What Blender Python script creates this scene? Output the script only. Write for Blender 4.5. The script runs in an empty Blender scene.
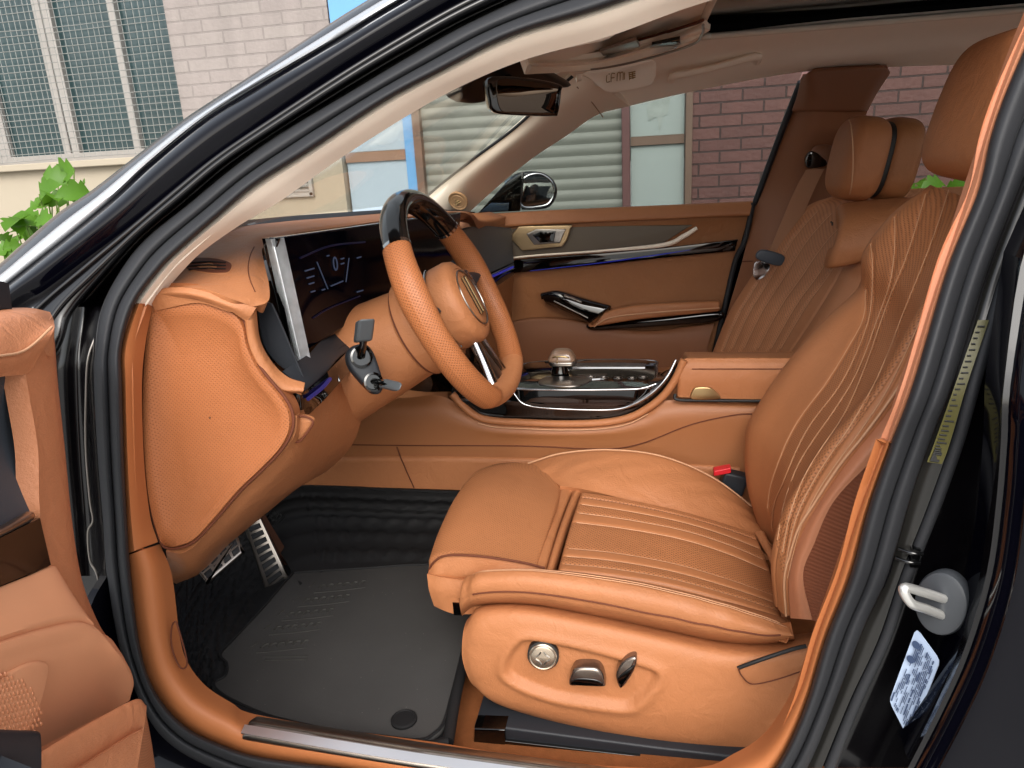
import bpy, bmesh, math, random
import numpy as np
from mathutils import Vector, Matrix
random.seed(4); RNG = np.random.default_rng(4)
R = math.radians
SC = bpy.context.scene; COL = SC.collection
# ------------------------------------------------------------------ camera, world, sun, exposure
FPX = 731.0; CAM = np.array([0, 0, 1.27])
_y, _p, _r = R(11), R(17), R(3.3)
_fh = np.array([-math.sin(_y), math.cos(_y), 0]); FW = _fh*math.cos(_p) + np.array([0, 0, -math.sin(_p)])
_r0 = np.array([math.cos(_y), math.sin(_y), 0]); _u0 = np.cross(_r0, FW)
RT = _r0*math.cos(_r) - _u0*math.sin(_r); UP = _u0*math.cos(_r) + _r0*math.sin(_r)
cd = bpy.data.cameras.new('camera'); cam = bpy.data.objects.new('camera', cd); COL.objects.link(cam)
cd.sensor_width = 36; cd.lens = 36*FPX/1024; cd.clip_start = .02; cd.clip_end = 500
m = Matrix.Identity(4)
for i in range(3):
    m[i][0], m[i][1], m[i][2], m[i][3] = RT[i], UP[i], -FW[i], CAM[i]
cam.matrix_world = m; SC.camera = cam
SUN_EL = R(41)          # veiled sun behind the photographer
w = bpy.data.worlds.new('World'); SC.world = w; w.use_nodes = True
nt = w.node_tree; bg = nt.nodes['Background']
sky = nt.nodes.new('ShaderNodeTexSky'); sky.sky_type = 'NISHITA'; sky.sun_disc = False
sky.sun_elevation = SUN_EL; sky.sun_rotation = R(171); sky.air_density = 1.3; sky.dust_density = 4.0
hs = nt.nodes.new('ShaderNodeHueSaturation'); hs.inputs['Saturation'].default_value = .35
nt.links.new(sky.outputs[0], hs.inputs['Color']); nt.links.new(hs.outputs[0], bg.inputs[0]); bg.inputs[1].default_value = .15
sd = bpy.data.lights.new('sun', 'SUN'); sun = bpy.data.objects.new('sun', sd); COL.objects.link(sun)
sd.energy = .55; sd.angle = R(40); sd.color = (1, .96, .9)
sdir = Vector((.12, -.74, .66)).normalized()     # towards the sun
sun.rotation_euler = sdir.to_track_quat('Z', 'Y').to_euler(); sun.location = (0, -3, 6)
SC.view_settings.view_transform = 'Standard'; SC.view_settings.look = 'None'
SC.view_settings.exposure = 1.19; SC.view_settings.gamma = 1.0
SC.render.engine = 'CYCLES'; SC.cycles.use_denoising = True; SC.cycles.max_bounces = 10; SC.cycles.diffuse_bounces = 9
SC.cycles.transparent_max_bounces = 16; SC.cycles.caustics_reflective = False; SC.cycles.caustics_refractive = False
# ------------------------------------------------------------------ picture measurements -> real points
def ray(px, py): return FW*FPX + RT*(px-512) + UP*(384-py)
def P(px, py, y): d = ray(px, py); return CAM + d*(y/d[1])
def PZ(px, py, z): d = ray(px, py); return CAM + d*((z-CAM[2])/d[2])
def PX(px, py, x): d = ray(px, py); return CAM + d*(x/d[0])
def PP(px, py, o, n): d = ray(px, py); n = np.array(n, float); return CAM + d*(((np.array(o)-CAM)@n)/(d@n))
def A(px, py, dy=0):        # door-opening surface: upright to the waist line, then leaning in
    d = ray(px, py); y = .75+dy
    p = CAM + d*(y/d[1])
    if p[2] > 1.05:
        t = (y + .45*(CAM[2]-1.05))/(d[1]-.45*d[2]); p = CAM + d*t
    return p
def ys(l): return [P(*a) for a in l]
def As(l, dy=0): return [A(a[0], a[1], dy) for a in l]
def V(*a): return np.array(a, float)
# ------------------------------------------------------------------ mesh helpers
def base_of(o):
    v = np.zeros(3)
    while o is not None: v = v + np.array(o.location); o = o.parent
    return v
def link(name, verts, faces, mat, parent=None, smooth=True, label=None, uv=None, uv2=None, angle=None, loc=None):
    me = bpy.data.meshes.new(name)
    off = base_of(parent) if parent else (np.array(loc, float) if loc is not None else np.zeros(3))
    verts = np.asarray(verts, float) - off
    me.from_pydata([tuple(map(float, v)) for v in verts], [], [tuple(int(i) for i in f) for f in faces]); me.update()
    for nm, arr in (('UVMap', uv), ('UN', uv2)):
        if arr is not None:
            L = me.uv_layers.new(name=nm)
            vi = np.zeros(len(me.loops), dtype=np.int32); me.loops.foreach_get('vertex_index', vi)
            L.data.foreach_set('uv', np.asarray(arr, dtype=np.float32)[vi].ravel())
    if smooth:
        me.polygons.foreach_set('use_smooth', [True]*len(me.polygons))
        if angle is not None: me.set_sharp_from_angle(angle=R(angle))
    ms = mat if isinstance(mat, (list, tuple)) else [mat]
    for q in ms: me.materials.append(q)
    o = bpy.data.objects.new(name, me); COL.objects.link(o)
    if parent is not None: o.parent = parent
    elif loc is not None: o.location = loc
    if label: o['label'] = label
    return o
def fixnormals(o):
    bm = bmesh.new(); bm.from_mesh(o.data); bmesh.ops.recalc_face_normals(bm, faces=bm.faces); bm.to_mesh(o.data); bm.free(); return o
def cr(pts, t, straight=False):
    pts = np.asarray(pts, float); n = len(pts)
    if n == 1: return np.repeat(pts, len(t), 0)
    s = np.clip(np.asarray(t)*(n-1), 0, n-1-1e-9); i = s.astype(int); f = (s-i)[:, None]
    ext = np.vstack([2*pts[0]-pts[1], pts, 2*pts[-1]-pts[-2]])
    a, b, c, d = ext[i], ext[i+1], ext[i+2], ext[i+3]
    if straight: return b+(c-b)*f
    return .5*(2*b+(c-a)*f+(2*a-5*b+4*c-d)*f*f+(3*b-a-3*c+d)*f**3)
def tt(n, k=.55):
    s = np.linspace(0, 1, n); return (1-k)*s+k*(.5-.5*np.cos(math.pi*s))
def grid(rows, nu, nv, su=False, sv=False):
    tu, tv = tt(nu), tt(nv)
    r = np.array([cr(q, tu, su) for q in rows])
    return np.stack([cr(r[:, j], tv, sv) for j in range(nu)], 1)      # nv,nu,3
def gnormals(G, face=None):
    du = np.gradient(G, axis=1); dv = np.gradient(G, axis=0); N = np.cross(du, dv)
    N /= np.linalg.norm(N, axis=2, keepdims=True)+1e-12
    f = (CAM if face is None else face)
    if ((f-G)*N).sum() < 0: N = -N
    return N
GR = {}
def patch(name, rows, mat, parent=None, n=(40, 24), thick=.006, rnd=0, edges='abcd', disp=None, su=False, sv=False, label=None, face=None, loc=None, sharp=None, unv=None):
    """a thick curved panel through rows of control points; rnd rolls its edges; disp(u,v,pts) pushes it along the normal"""
    nu, nv = n; G = grid(rows, nu, nv, su, sv); N = gnormals(G, face)
    lu = np.concatenate([np.zeros((nv, 1)), np.cumsum(np.linalg.norm(np.diff(G, axis=1), axis=2), 1)], 1)
    lv = np.concatenate([np.zeros((1, nu)), np.cumsum(np.linalg.norm(np.diff(G, axis=0), axis=2), 0)], 0)
    off = np.zeros((nv, nu))
    if rnd:
        def h(d): q = 1-np.clip(d/rnd, 0, 1); return rnd*(1-np.sqrt(np.maximum(0, 1-q*q)))
        if 'a' in edges: off -= h(lv)
        if 'b' in edges: off -= h(lv[-1:]-lv)
        if 'c' in edges: off -= h(lu)
        if 'd' in edges: off -= h(lu[:, -1:]-lu)
    U, W = np.meshgrid(tt(nu), tt(nv))
    if disp is not None: off = off+disp(U, W, G)
    F = G+N*off[..., None]; B = G-N*(thick+(rnd*.0))
    if rnd: B = G-N*max(thick, rnd*1.02)
    key = name+(label or ''); GR[name] = (F, N)
    vs = np.vstack([F.reshape(-1, 3), B.reshape(-1, 3)]); k = nu*nv
    fs = []
    for j in range(nv-1):
        for i in range(nu-1):
            a = j*nu+i; fs.append((a, a+1, a+nu+1, a+nu)); fs.append((k+a, k+a+nu, k+a+nu+1, k+a+1))
    for i in range(nu-1):
        fs.append((i+1, i, k+i, k+i+1)); a = (nv-1)*nu+i; fs.append((a, a+1, k+a+1, k+a))
    for j in range(nv-1):
        a = j*nu; fs.append((a, a+nu, k+a+nu, k+a)); a = j*nu+nu-1; fs.append((a+nu, a, k+a, k+a+nu))
    uv = np.stack([lu, lv], 2).reshape(-1, 2); un = np.stack([U, W if unv is None else unv(G)], 2).reshape(-1, 2)
    o = link(name, vs, fs, mat, parent, True, label, np.vstack([uv, uv]), np.vstack([un, un]), 55 if sharp is None else sharp, loc)
    return fixnormals(o)
def on(name, u, v):
    F, N = GR[name]; nv, nu = F.shape[:2]; tu, tv = tt(nu), tt(nv)
    i = np.interp(u, tu, np.arange(nu)); j = np.interp(v, tv, np.arange(nv))
    i0, j0 = min(int(i), nu-2), min(int(j), nv-2); a, b = i-i0, j-j0
    return (F[j0, i0]*(1-a)*(1-b)+F[j0, i0+1]*a*(1-b)+F[j0+1, i0]*(1-a)*b+F[j0+1, i0+1]*a*b)
def project(p): d = np.asarray(p)-CAM; k = d@FW; return np.stack([512+FPX*(d@RT)/k, 384-FPX*(d@UP)/k], -1)
def hit(name, px, py, lift=0):
    """the point of a panel that is seen at this place of the picture"""
    F, N = GR[name]; q = project(F); D2 = (q[..., 0]-px)**2+(q[..., 1]-py)**2; dep = (F-CAM)@FW
    m_ = D2 < D2.min()+9; j, i = np.unravel_index(np.argmin(np.where(m_, dep+D2*.01, 1e9)), D2.shape)
    d = ray(px, py); w_ = np.exp(-D2[max(0, j-3):j+4, max(0, i-3):i+4]/6.)+1e-9; sl = (slice(max(0, j-3), j+4), slice(max(0, i-3), i+4))
    p0 = (F[sl]*w_[..., None]).sum((0, 1))/w_.sum(); n0 = (N[sl]*w_[..., None]).sum((0, 1)); n0 /= np.linalg.norm(n0)
    return CAM+d*(((p0-CAM)@n0)/(d@n0))+n0*lift
def drape(name, pts, lift=0, m=70):
    """a smooth line laid on a panel"""
    q = np.array([hit(name, a, c, lift) for a, c in cr(pts, np.linspace(0, 1, m))])
    for _ in range(6): q[1:-1] = .25*q[:-2]+.5*q[1:-1]+.25*q[2:]
    return q
def hitn(name, px, py):
    F, N = GR[name]; q = project(F); D2 = (q[..., 0]-px)**2+(q[..., 1]-py)**2; j, i = np.unravel_index(np.argmin(D2), D2.shape); return N[j, i]
class MB:
    def __init__(s): s.v = []; s.f = []
    def add(s, vs, fs): k = len(s.v); s.v += [np.array(q, float) for q in vs]; s.f += [tuple(k+i for i in f) for f in fs]
    def tube(s, pts, r, n=10, m=None, closed=False, flat=None):
        m = m or max(2, len(pts)*5); t = np.linspace(0, 1, m)
        if closed: pts = list(pts)+[pts[0]]
        C = cr(pts, t)
        rr = np.interp(t, np.linspace(0, 1, len(r)), r) if hasattr(r, '__len__') else np.full(m, r)
        T = np.gradient(C, axis=0); T /= np.linalg.norm(T, axis=1, keepdims=True)+1e-12
        ref = np.array([0, 0, 1.]) if abs(T[0][2]) < .9 else np.array([1., 0, 0])
        nrm = np.cross(T[0], ref); nrm /= np.linalg.norm(nrm); vs = []
        for i in range(m):
            nrm = nrm-T[i]*(nrm@T[i]); nrm /= np.linalg.norm(nrm); b = np.cross(T[i], nrm)
            for k in range(n):
                a = 2*math.pi*k/n; vs.append(C[i]+rr[i]*(math.cos(a)*nrm+math.sin(a)*b*(flat or 1)))
        fs = [(i*n+k, i*n+(k+1) % n, (i+1)*n+(k+1) % n, (i+1)*n+k) for i in range(m-1) for k in range(n)]
        fs += [tuple(range(n))[::-1], tuple((m-1)*n+k for k in range(n))]
        s.add(vs, fs); return s
    def box(s, c, ax, ay, az):
        c, ax, ay, az = [np.array(q, float) for q in (c, ax, ay, az)]
        vs = [c+i*ax+j*ay+k*az for i in (-1, 1) for j in (-1, 1) for k in (-1, 1)]
        s.add(vs, [(0, 1, 3, 2), (4, 6, 7, 5), (0, 4, 5, 1), (2, 3, 7, 6), (0, 2, 6, 4), (1, 5, 7, 3)]); return s
    def slab(s, pts, nrm, t, r=0, seg=4):
        """solid from an outline, its rim rolled with radius r on the side nrm points to"""
        pts = np.array(pts, float); nrm = np.array(nrm, float); nrm /= np.linalg.norm(nrm); m = len(pts)
        area = sum(np.cross(pts[i]-pts[0], pts[(i+1) % m]-pts[0])@nrm for i in range(m))
        if area < 0: pts = pts[::-1]
        e = np.roll(pts, -1, 0)-np.roll(pts, 1, 0); inn = np.cross(nrm, e); inn /= np.linalg.norm(inn, axis=1, keepdims=True)+1e-12
        loops = [pts-nrm*t]
        if r > 0:
            for k in range(seg+1):
                a = math.pi/2*k/seg; loops.append(pts-nrm*r*(1-math.sin(a))+inn*r*(1-math.cos(a)))
        else: loops.append(pts)
        vs = np.vstack(loops); fs = []
        for l in range(len(loops)-1):
            for i in range(m): j = (i+1) % m; fs.append((l*m+i, l*m+j, (l+1)*m+j, (l+1)*m+i))
        fs.append(tuple(range(m))[::-1]); fs.append(tuple((len(loops)-1)*m+i for i in range(m)))
        s.add(vs, fs); return s
    def lathe(s, c, axis, prof, n=40, sx=1, up=None, capped=True):
        c = np.array(c, float); ax = np.array(axis, float); ax /= np.linalg.norm(ax)
        ref = np.array(up if up is not None else ([0, 0, 1.] if abs(ax[2]) < .9 else [1., 0, 0]), float)
        e1 = ref-ax*(ref@ax); e1 /= np.linalg.norm(e1); e2 = np.cross(ax, e1); vs = []
        for h, r in prof:
            for k in range(n): a = 2*math.pi*k/n; vs.append(c+ax*h+r*(math.cos(a)*e1+math.sin(a)*sx*e2))
        q = len(prof); fs = [(i*n+k, i*n+(k+1) % n, (i+1)*n+(k+1) % n, (i+1)*n+k) for i in range(q-1) for k in range(n)]
        if capped: fs += [tuple(range(n))[::-1], tuple((q-1)*n+k for k in range(n))]
        s.add(vs, fs); return s
    def build(s, name, mat, parent=None, label=None, angle=40, smooth=True, loc=None, bevel=0, uv=None):
        o = link(name, s.v, s.f, mat, parent, smooth, label, uv=uv, angle=angle, loc=loc); fixnormals(o)
        if bevel:
            b = o.modifiers.new('bevel', 'BEVEL'); b.width = bevel; b.segments = 3; b.limit_method = 'ANGLE'; b.angle_limit = R(40); b.harden_normals = False
        return o
def tube(name, pts, r, mat, parent, label=None, **k): return MB().tube(pts, r, **k).build(name, mat, parent, label)
def smooth_outline(pts, m=64): 
    return cr(list(pts)+[pts[0]], np.linspace(0, 1, m+1))[:-1] if False else _closed(pts, m)
def _closed(pts, m):
    pts = np.asarray(pts, float); n = len(pts); s = np.linspace(0, n, m, endpoint=False); i = s.astype(int); f = (s-i)[:, None]
    a, b, c, d = pts[(i-1) % n], pts[i % n], pts[(i+1) % n], pts[(i+2) % n]
    return .5*(2*b+(c-a)*f+(2*a-5*b+4*c-d)*f*f+(3*b-a-3*c+d)*f**3)
def rbox(name, c, ext, mat, parent, ex=.35, ez=.35, rot=None, taper=0, n=(56, 36), label=None, shape=None):
    """cushion: superellipsoid with half extents ext"""
    nu, nv = n; vs = []; c = np.array(c, float); sg = lambda x, e: math.copysign(abs(x)**e, x)
    for j in range(nv+1):
        ph = -math.pi/2+math.pi*j/nv
        for i in range(nu):
            th = 2*math.pi*i/nu
            q = np.array([sg(math.cos(ph), ez)*sg(math.cos(th), ex), sg(math.cos(ph), ez)*sg(math.sin(th), ex), sg(math.sin(ph), ez)])
            q[0] *= 1+taper*q[2]; q[1] *= 1+taper*q[2]
            if shape: q = shape(q)
            q = q*np.array(ext)
            vs.append(np.array((rot @ Vector(q)) if rot else q)+c)
    fs = [(j*nu+i, j*nu+(i+1) % nu, (j+1)*nu+(i+1) % nu, (j+1)*nu+i) for j in range(nv) for i in range(nu)]
    o = link(name, vs, fs, mat, parent, True, label)
    bm = bmesh.new(); bm.from_mesh(o.data); bmesh.ops.remove_doubles(bm, verts=bm.verts, dist=1e-6); bmesh.ops.recalc_face_normals(bm, faces=bm.faces); bm.to_mesh(o.data); bm.free()
    o.data.polygons.foreach_set('use_smooth', [True]*len(o.data.polygons))
    return o
def sdf(poly, X, Y_):
    poly = np.asarray(poly, float); n = len(poly); D = np.full(X.shape, 1e9); ins = np.zeros(X.shape, bool)
    for i in range(n):
        a, b = poly[i], poly[(i+1) % n]; e = b-a; L = e@e
        t = np.clip(((X-a[0])*e[0]+(Y_-a[1])*e[1])/L, 0, 1)
        D = np.minimum(D, np.hypot(X-a[0]-t*e[0], Y_-a[1]-t*e[1]))
        c = ((a[1] > Y_) != (b[1] > Y_)) & (X < (b[0]-a[0])*(Y_-a[1])/(b[1]-a[1]+1e-15)+a[0]); ins ^= c
    return np.where(ins, D, -D)
def sstep(x, a, b): t = np.clip((x-a)/(b-a), 0, 1); return t*t*(3-2*t)
def text(name, s, o, xd, yd, size, mat, parent, ext=.0004, align='CENTER'):
    c = bpy.data.curves.new(name, 'FONT'); c.body = s; c.size = size; c.extrude = ext; c.align_x = align; c.align_y = 'CENTER'
    t = bpy.data.objects.new('tmp_text', c); COL.objects.link(t); bpy.context.view_layer.update()
    me = bpy.data.meshes.new_from_object(t.evaluated_get(bpy.context.evaluated_depsgraph_get()))
    bpy.data.objects.remove(t)
    xd = np.array(xd, float); xd /= np.linalg.norm(xd); yd = np.array(yd, float); yd = yd-xd*(xd@yd); yd /= np.linalg.norm(yd); zd = np.cross(xd, yd)
    vs = [np.array(o)+v.co.x*xd+v.co.y*yd+v.co.z*zd for v in me.vertices]
    return link(name, vs, [tuple(p.vertices) for p in me.polygons], mat, parent, False)
# ------------------------------------------------------------------ materials
def lin(h):
    h = h.lstrip('#'); c = [int(h[i:i+2], 16)/255 for i in (0, 2, 4)]
    return tuple(((x+.055)/1.055)**2.4 if x > .04045 else x/12.92 for x in c)+(1,)
def mat(name, col, rough=.5, metal=0, spec=.5, coat=0, var=.0, vscale=6, bump=0, bscale=400, bkind='noise', rvar=0, emit=None, es=0, coords='Object', var2=0):
    M = bpy.data.materials.new(name); M.use_nodes = True; T = M.node_tree; b = T.nodes['Principled BSDF']; L = T.links
    col = lin(col) if isinstance(col, str) else tuple(col)+(1,)*(4-len(col))
    b.inputs['Base Color'].default_value = col; b.inputs['Roughness'].default_value = rough; b.inputs['Metallic'].default_value = metal
    b.inputs['Specular IOR Level'].default_value = spec; b.inputs['Coat Weight'].default_value = coat; b.inputs['Coat Roughness'].default_value = .03
    tc = T.nodes.new('ShaderNodeTexCoord'); co = tc.outputs[coords]
    if var or rvar:
        nz = T.nodes.new('ShaderNodeTexNoise'); nz.inputs['Scale'].default_value = vscale; nz.inputs['Detail'].default_value = 6; L.new(co, nz.inputs['Vector'])
        if var:
            mx = T.nodes.new('ShaderNodeMix'); mx.data_type = 'RGBA'
            mx.inputs[6].default_value = tuple(max(0, c*(1-var)) for c in col[:3])+(1,); mx.inputs[7].default_value = tuple(min(1, c*(1+var)) for c in col[:3])+(1,)
            L.new(nz.outputs['Fac'], mx.inputs[0]); L.new(mx.outputs[2], b.inputs['Base Color'])
        if rvar:
            mr = T.nodes.new('ShaderNodeMapRange'); mr.inputs['To Min'].default_value = max(0, rough-rvar); mr.inputs['To Max'].default_value = rough+rvar
            L.new(nz.outputs['Fac'], mr.inputs[0]); L.new(mr.outputs[0], b.inputs['Roughness'])
    if bump:
        if bkind == 'noise': t = T.nodes.new('ShaderNodeTexNoise'); t.inputs['Detail'].default_value = 3; out = t.outputs['Fac']
        else: t = T.nodes.new('ShaderNodeTexVoronoi'); out = t.outputs['Distance']
        t.inputs['Scale'].default_value = bscale; L.new(co, t.inputs['Vector'])
        bp = T.nodes.new('ShaderNodeBump'); bp.inputs['Strength'].default_value = bump; bp.inputs['Distance'].default_value = .001
        L.new(out, bp.inputs['Height']); L.new(bp.outputs[0], b.inputs['Normal'])
    if emit: b.inputs['Emission Color'].default_value = lin(emit); b.inputs['Emission Strength'].default_value = es
    return M
def leather(M, crease=.5, tone=.10):
    """adds soft creases, pores that catch the light and uneven tone to a leather"""
    T = M.node_tree; L = T.links; b = T.nodes['Principled BSDF']; tc = T.nodes.new('ShaderNodeTexCoord'); co = tc.outputs['Object']
    n1 = T.nodes.new('ShaderNodeTexNoise'); n1.inputs['Scale'].default_value = 26; n1.inputs['Detail'].default_value = 8; n1.inputs['Distortion'].default_value = 1.2; L.new(co, n1.inputs['Vector'])
    n3 = T.nodes.new('ShaderNodeTexVoronoi'); n3.inputs['Scale'].default_value = 330; L.new(co, n3.inputs['Vector'])
    ad = T.nodes.new('ShaderNodeMath'); ad.operation = 'MULTIPLY_ADD'; ad.inputs[1].default_value = .10; L.new(n3.outputs['Distance'], ad.inputs[0]); L.new(n1.outputs['Fac'], ad.inputs[2])
    bp = T.nodes.new('ShaderNodeBump'); bp.inputs['Strength'].default_value = crease; bp.inputs['Distance'].default_value = .0045; L.new(ad.outputs[0], bp.inputs['Height'])
    src = b.inputs['Normal'].links[0].from_node
    while src.inputs['Normal'].links: src = src.inputs['Normal'].links[0].from_node
    L.new(bp.outputs[0], src.inputs['Normal'])
    n2 = T.nodes.new('ShaderNodeTexNoise'); n2.inputs['Scale'].default_value = 3.2; n2.inputs['Detail'].default_value = 9; n2.inputs['Roughness'].default_value = .65; L.new(co, n2.inputs['Vector'])
    mr = T.nodes.new('ShaderNodeMapRange'); mr.inputs['From Min'].default_value = .3; mr.inputs['From Max'].default_value = .7; mr.inputs['To Min'].default_value = 1-tone; mr.inputs['To Max'].default_value = 1+tone; L.new(n2.outputs['Fac'], mr.inputs[0])
    c = b.inputs['Base Color'].links[0].from_socket; sc = T.nodes.new('ShaderNodeVectorMath'); sc.operation = 'SCALE'; L.new(c, sc.inputs[0]); L.new(mr.outputs[0], sc.inputs['Scale']); L.new(sc.outputs[0], b.inputs['Base Color'])
    return M
def perf(name, col, pitch=.0045, r=.3, bands=None, axis=1, rough=.5, dark=.3, bandu=None):
    """leather with a staggered field of punched holes, optionally only inside bands of the panel's own 0..1 coordinate"""
    M = leather(mat(name, col, rough, var=.06, vscale=8, bump=.15, bscale=700, spec=.35), .22); T = M.node_tree; L = T.links; b = T.nodes['Principled BSDF']
    uv = T.nodes.new('ShaderNodeUVMap'); uv.uv_map = 'UVMap'
    mp = T.nodes.new('ShaderNodeMapping'); mp.inputs['Scale'].default_value = (1/pitch, 1/pitch, 1); mp.inputs['Rotation'].default_value = (0, 0, R(45))
    L.new(uv.outputs[0], mp.inputs[0])
    vo = T.nodes.new('ShaderNodeTexVoronoi'); vo.inputs['Randomness'].default_value = 0; vo.inputs['Scale'].default_value = 1; L.new(mp.outputs[0], vo.inputs['Vector'])
    lt = T.nodes.new('ShaderNodeMapRange'); lt.interpolation_type = 'SMOOTHSTEP'; lt.inputs['From Min'].default_value = r-.09; lt.inputs['From Max'].default_value = r+.09
    lt.inputs['To Min'].default_value = 1; lt.inputs['To Max'].default_value = 0; L.new(vo.outputs['Distance'], lt.inputs[0]); hole = lt.outputs[0]
    if bands:
        un = T.nodes.new('ShaderNodeUVMap'); un.uv_map = 'UN'; sx = T.nodes.new('ShaderNodeSeparateXYZ'); L.new(un.outputs[0], sx.inputs[0])
        acc = None
        for a, c in bands:
            g1 = T.nodes.new('ShaderNodeMath'); g1.operation = 'GREATER_THAN'; g1.inputs[1].default_value = a; L.new(sx.outputs[axis], g1.inputs[0])
            g2 = T.nodes.new('ShaderNodeMath'); g2.operation = 'LESS_THAN'; g2.inputs[1].default_value = c; L.new(sx.outputs[axis], g2.inputs[0])
            mm = T.nodes.new('ShaderNodeMath'); mm.operation = 'MULTIPLY'; L.new(g1.outputs[0], mm.inputs[0]); L.new(g2.outputs[0], mm.inputs[1])
            if acc is None: acc = mm.outputs[0]
            else:
                ad = T.nodes.new('ShaderNodeMath'); ad.operation = 'ADD'; L.new(acc, ad.inputs[0]); L.new(mm.outputs[0], ad.inputs[1]); acc = ad.outputs[0]
        mh = T.nodes.new('ShaderNodeMath'); mh.operation = 'MULTIPLY'; L.new(hole, mh.inputs[0]); L.new(acc, mh.inputs[1]); hole = mh.outputs[0]
    src = b.inputs['Base Color'].links[0].from_socket
    mx = T.nodes.new('ShaderNodeMix'); mx.data_type = 'RGBA'; L.new(hole, mx.inputs[0]); L.new(src, mx.inputs[6]); c = lin(col)
    mx.inputs[7].default_value = (c[0]*dark, c[1]*dark, c[2]*dark, 1); L.new(mx.outputs[2], b.inputs['Base Color'])
    nb = b.inputs['Normal'].links[0].from_node; b2 = T.nodes.new('ShaderNodeBump'); b2.invert = True; b2.inputs['Strength'].default_value = .5; b2.inputs['Distance'].default_value = .001
    L.new(hole, b2.inputs['Height']); L.new(nb.outputs[0], b2.inputs['Normal']); L.new(b2.outputs[0], b.inputs['Normal'])
    return M
LEA = '#a36a44'
M_lea = leather(mat('orange_leather', LEA, .52, spec=.36, var=.05, vscale=5, bump=.25, bscale=900, bkind='vor', rvar=.06))
M_lead = leather(mat('brown_leather', '#96623c', .52, spec=.36, var=.05, vscale=5, bump=.25, bscale=900, bkind='vor'))
M_trim = mat('orange_trim_plastic', '#ad6a3f', .5, spec=.4, var=.03, vscale=9, bump=.12, bscale=1200)
M_suede = mat('peach_suede', '#cd8f69', .85, spec=.2, var=.07, vscale=14, bump=.1, bscale=500)
M_perf = perf('perforated_leather', LEA)
M_perfw = perf('wheel_perforated_leather', '#9c5f38', pitch=.0034, r=.28, rough=.45, dark=.62)
M_stitch = mat('pale_stitch', '#bd8f6c', .6)
M_seam = mat('dark_seam', '#5a2a12', .8)
M_beige = mat('beige_headliner', '#efe4d6', .9, spec=.1, var=.03, vscale=20, bump=.15, bscale=900)
M_beigep = mat('beige_plastic', '#eddfce', .55, spec=.3, var=.03, vscale=8)
M_paint = mat('black_paint', '#04040a', .08, spec=.22, coat=.1, rvar=.02, vscale=3)
M_jamb = mat('black_jamb_paint', '#060507', .22, spec=.5, coat=.3)
M_rub = mat('black_rubber', '#26272a', .6, spec=.35, bump=.2, bscale=700, var=.12, vscale=20)
M_piano = mat('piano_black', '#040404', .05, spec=.5, coat=.6)
M_plas = mat('dark_grey_plastic', '#22252a', .5, spec=.4, bump=.1, bscale=900)
M_glea = mat('grey_leather', '#3b3f45', .45, spec=.45, var=.06, bump=.15, bscale=900, bkind='vor')
M_chr = mat('chrome', '#b9b9bb', .12, 1)
M_brush = mat('brushed_metal', '#9a948e', .28, 1, var=.1, vscale=30)
M_gold = mat('champagne_metal', '#b49a70', .3, 1)
M_scr = mat('screen_glass', '#02030a', .1, spec=.15)
M_car = mat('orange_carpet', '#86512f', .95, spec=.1, var=.2, vscale=60, bump=.8, bscale=700)
M_trayb = mat('black_tray_rubber', '#171718', .7, spec=.25, var=.1, bump=.2, bscale=500)
M_mat = mat('grey_mat', '#3d3c3b', .85, spec=.15, var=.22, vscale=7, bump=.35, bscale=900)
T_ = M_mat.node_tree; v_ = T_.nodes.new('ShaderNodeTexVoronoi'); v_.inputs['Scale'].default_value = 55; tc_ = T_.nodes.new('ShaderNodeTexCoord'); T_.links.new(tc_.outputs['Object'], v_.inputs['Vector'])
r_ = T_.nodes.new('ShaderNodeMapRange'); r_.inputs['From Min'].default_value = .02; r_.inputs['From Max'].default_value = .07; r_.inputs['To Min'].default_value = .55; r_.inputs['To Max'].default_value = 0; T_.links.new(v_.outputs['Distance'], r_.inputs[0])
x_ = T_.nodes.new('ShaderNodeMix'); x_.data_type = 'RGBA'; b_ = T_.nodes['Principled BSDF']; T_.links.new(r_.outputs[0], x_.inputs[0]); T_.links.new(b_.inputs['Base Color'].links[0].from_socket, x_.inputs[6]); x_.inputs[7].default_value = (.17, .16, .14, 1); T_.links.new(x_.outputs[2], b_.inputs['Base Color'])
def glass(name, tint, refl=.08):
    M = bpy.data.materials.new(name); M.use_nodes = True; T = M.node_tree; T.nodes.remove(T.nodes['Principled BSDF']); out = T.nodes['Material Output']
    tr = T.nodes.new('ShaderNodeBsdfTransparent'); tr.inputs[0].default_value = tint+(1,)
    gl = T.nodes.new('ShaderNodeBsdfGlossy'); gl.inputs['Roughness'].default_value = .02
    fr = T.nodes.new('ShaderNodeFresnel'); fr.inputs[0].default_value = 1.4; mu = T.nodes.new('ShaderNodeMath'); mu.operation = 'MULTIPLY'; mu.inputs[1].default_value = refl/.04
    mx = T.nodes.new('ShaderNodeMixShader'); T.links.new(fr.outputs[0], mu.inputs[0]); T.links.new(mu.outputs[0], mx.inputs[0])
    T.links.new(tr.outputs[0], mx.inputs[1]); T.links.new(gl.outputs[0], mx.inputs[2]); T.links.new(mx.outputs[0], out.inputs[0]); return M
M_wind = glass('windscreen_glass', (.95, .95, .92), .01); M_tint = glass('tinted_glass', (.70, .72, .70), .01)
M_roofg = mat('dark_roof_glass', '#050506', .08, spec=.5)
def emis(name, c, s): return mat(name, '#000000', .4, emit=c, es=s)
def tag(o, label, cat, group=None, kind=None):
    o['label'] = label; o['category'] = cat
    if group: o['group'] = group
    if kind: o['kind'] = kind
    return o
def empty(name, loc):
    o = bpy.data.objects.new(name, None); COL.objects.link(o); o.location = loc; o.empty_display_size = .1; return o
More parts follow.
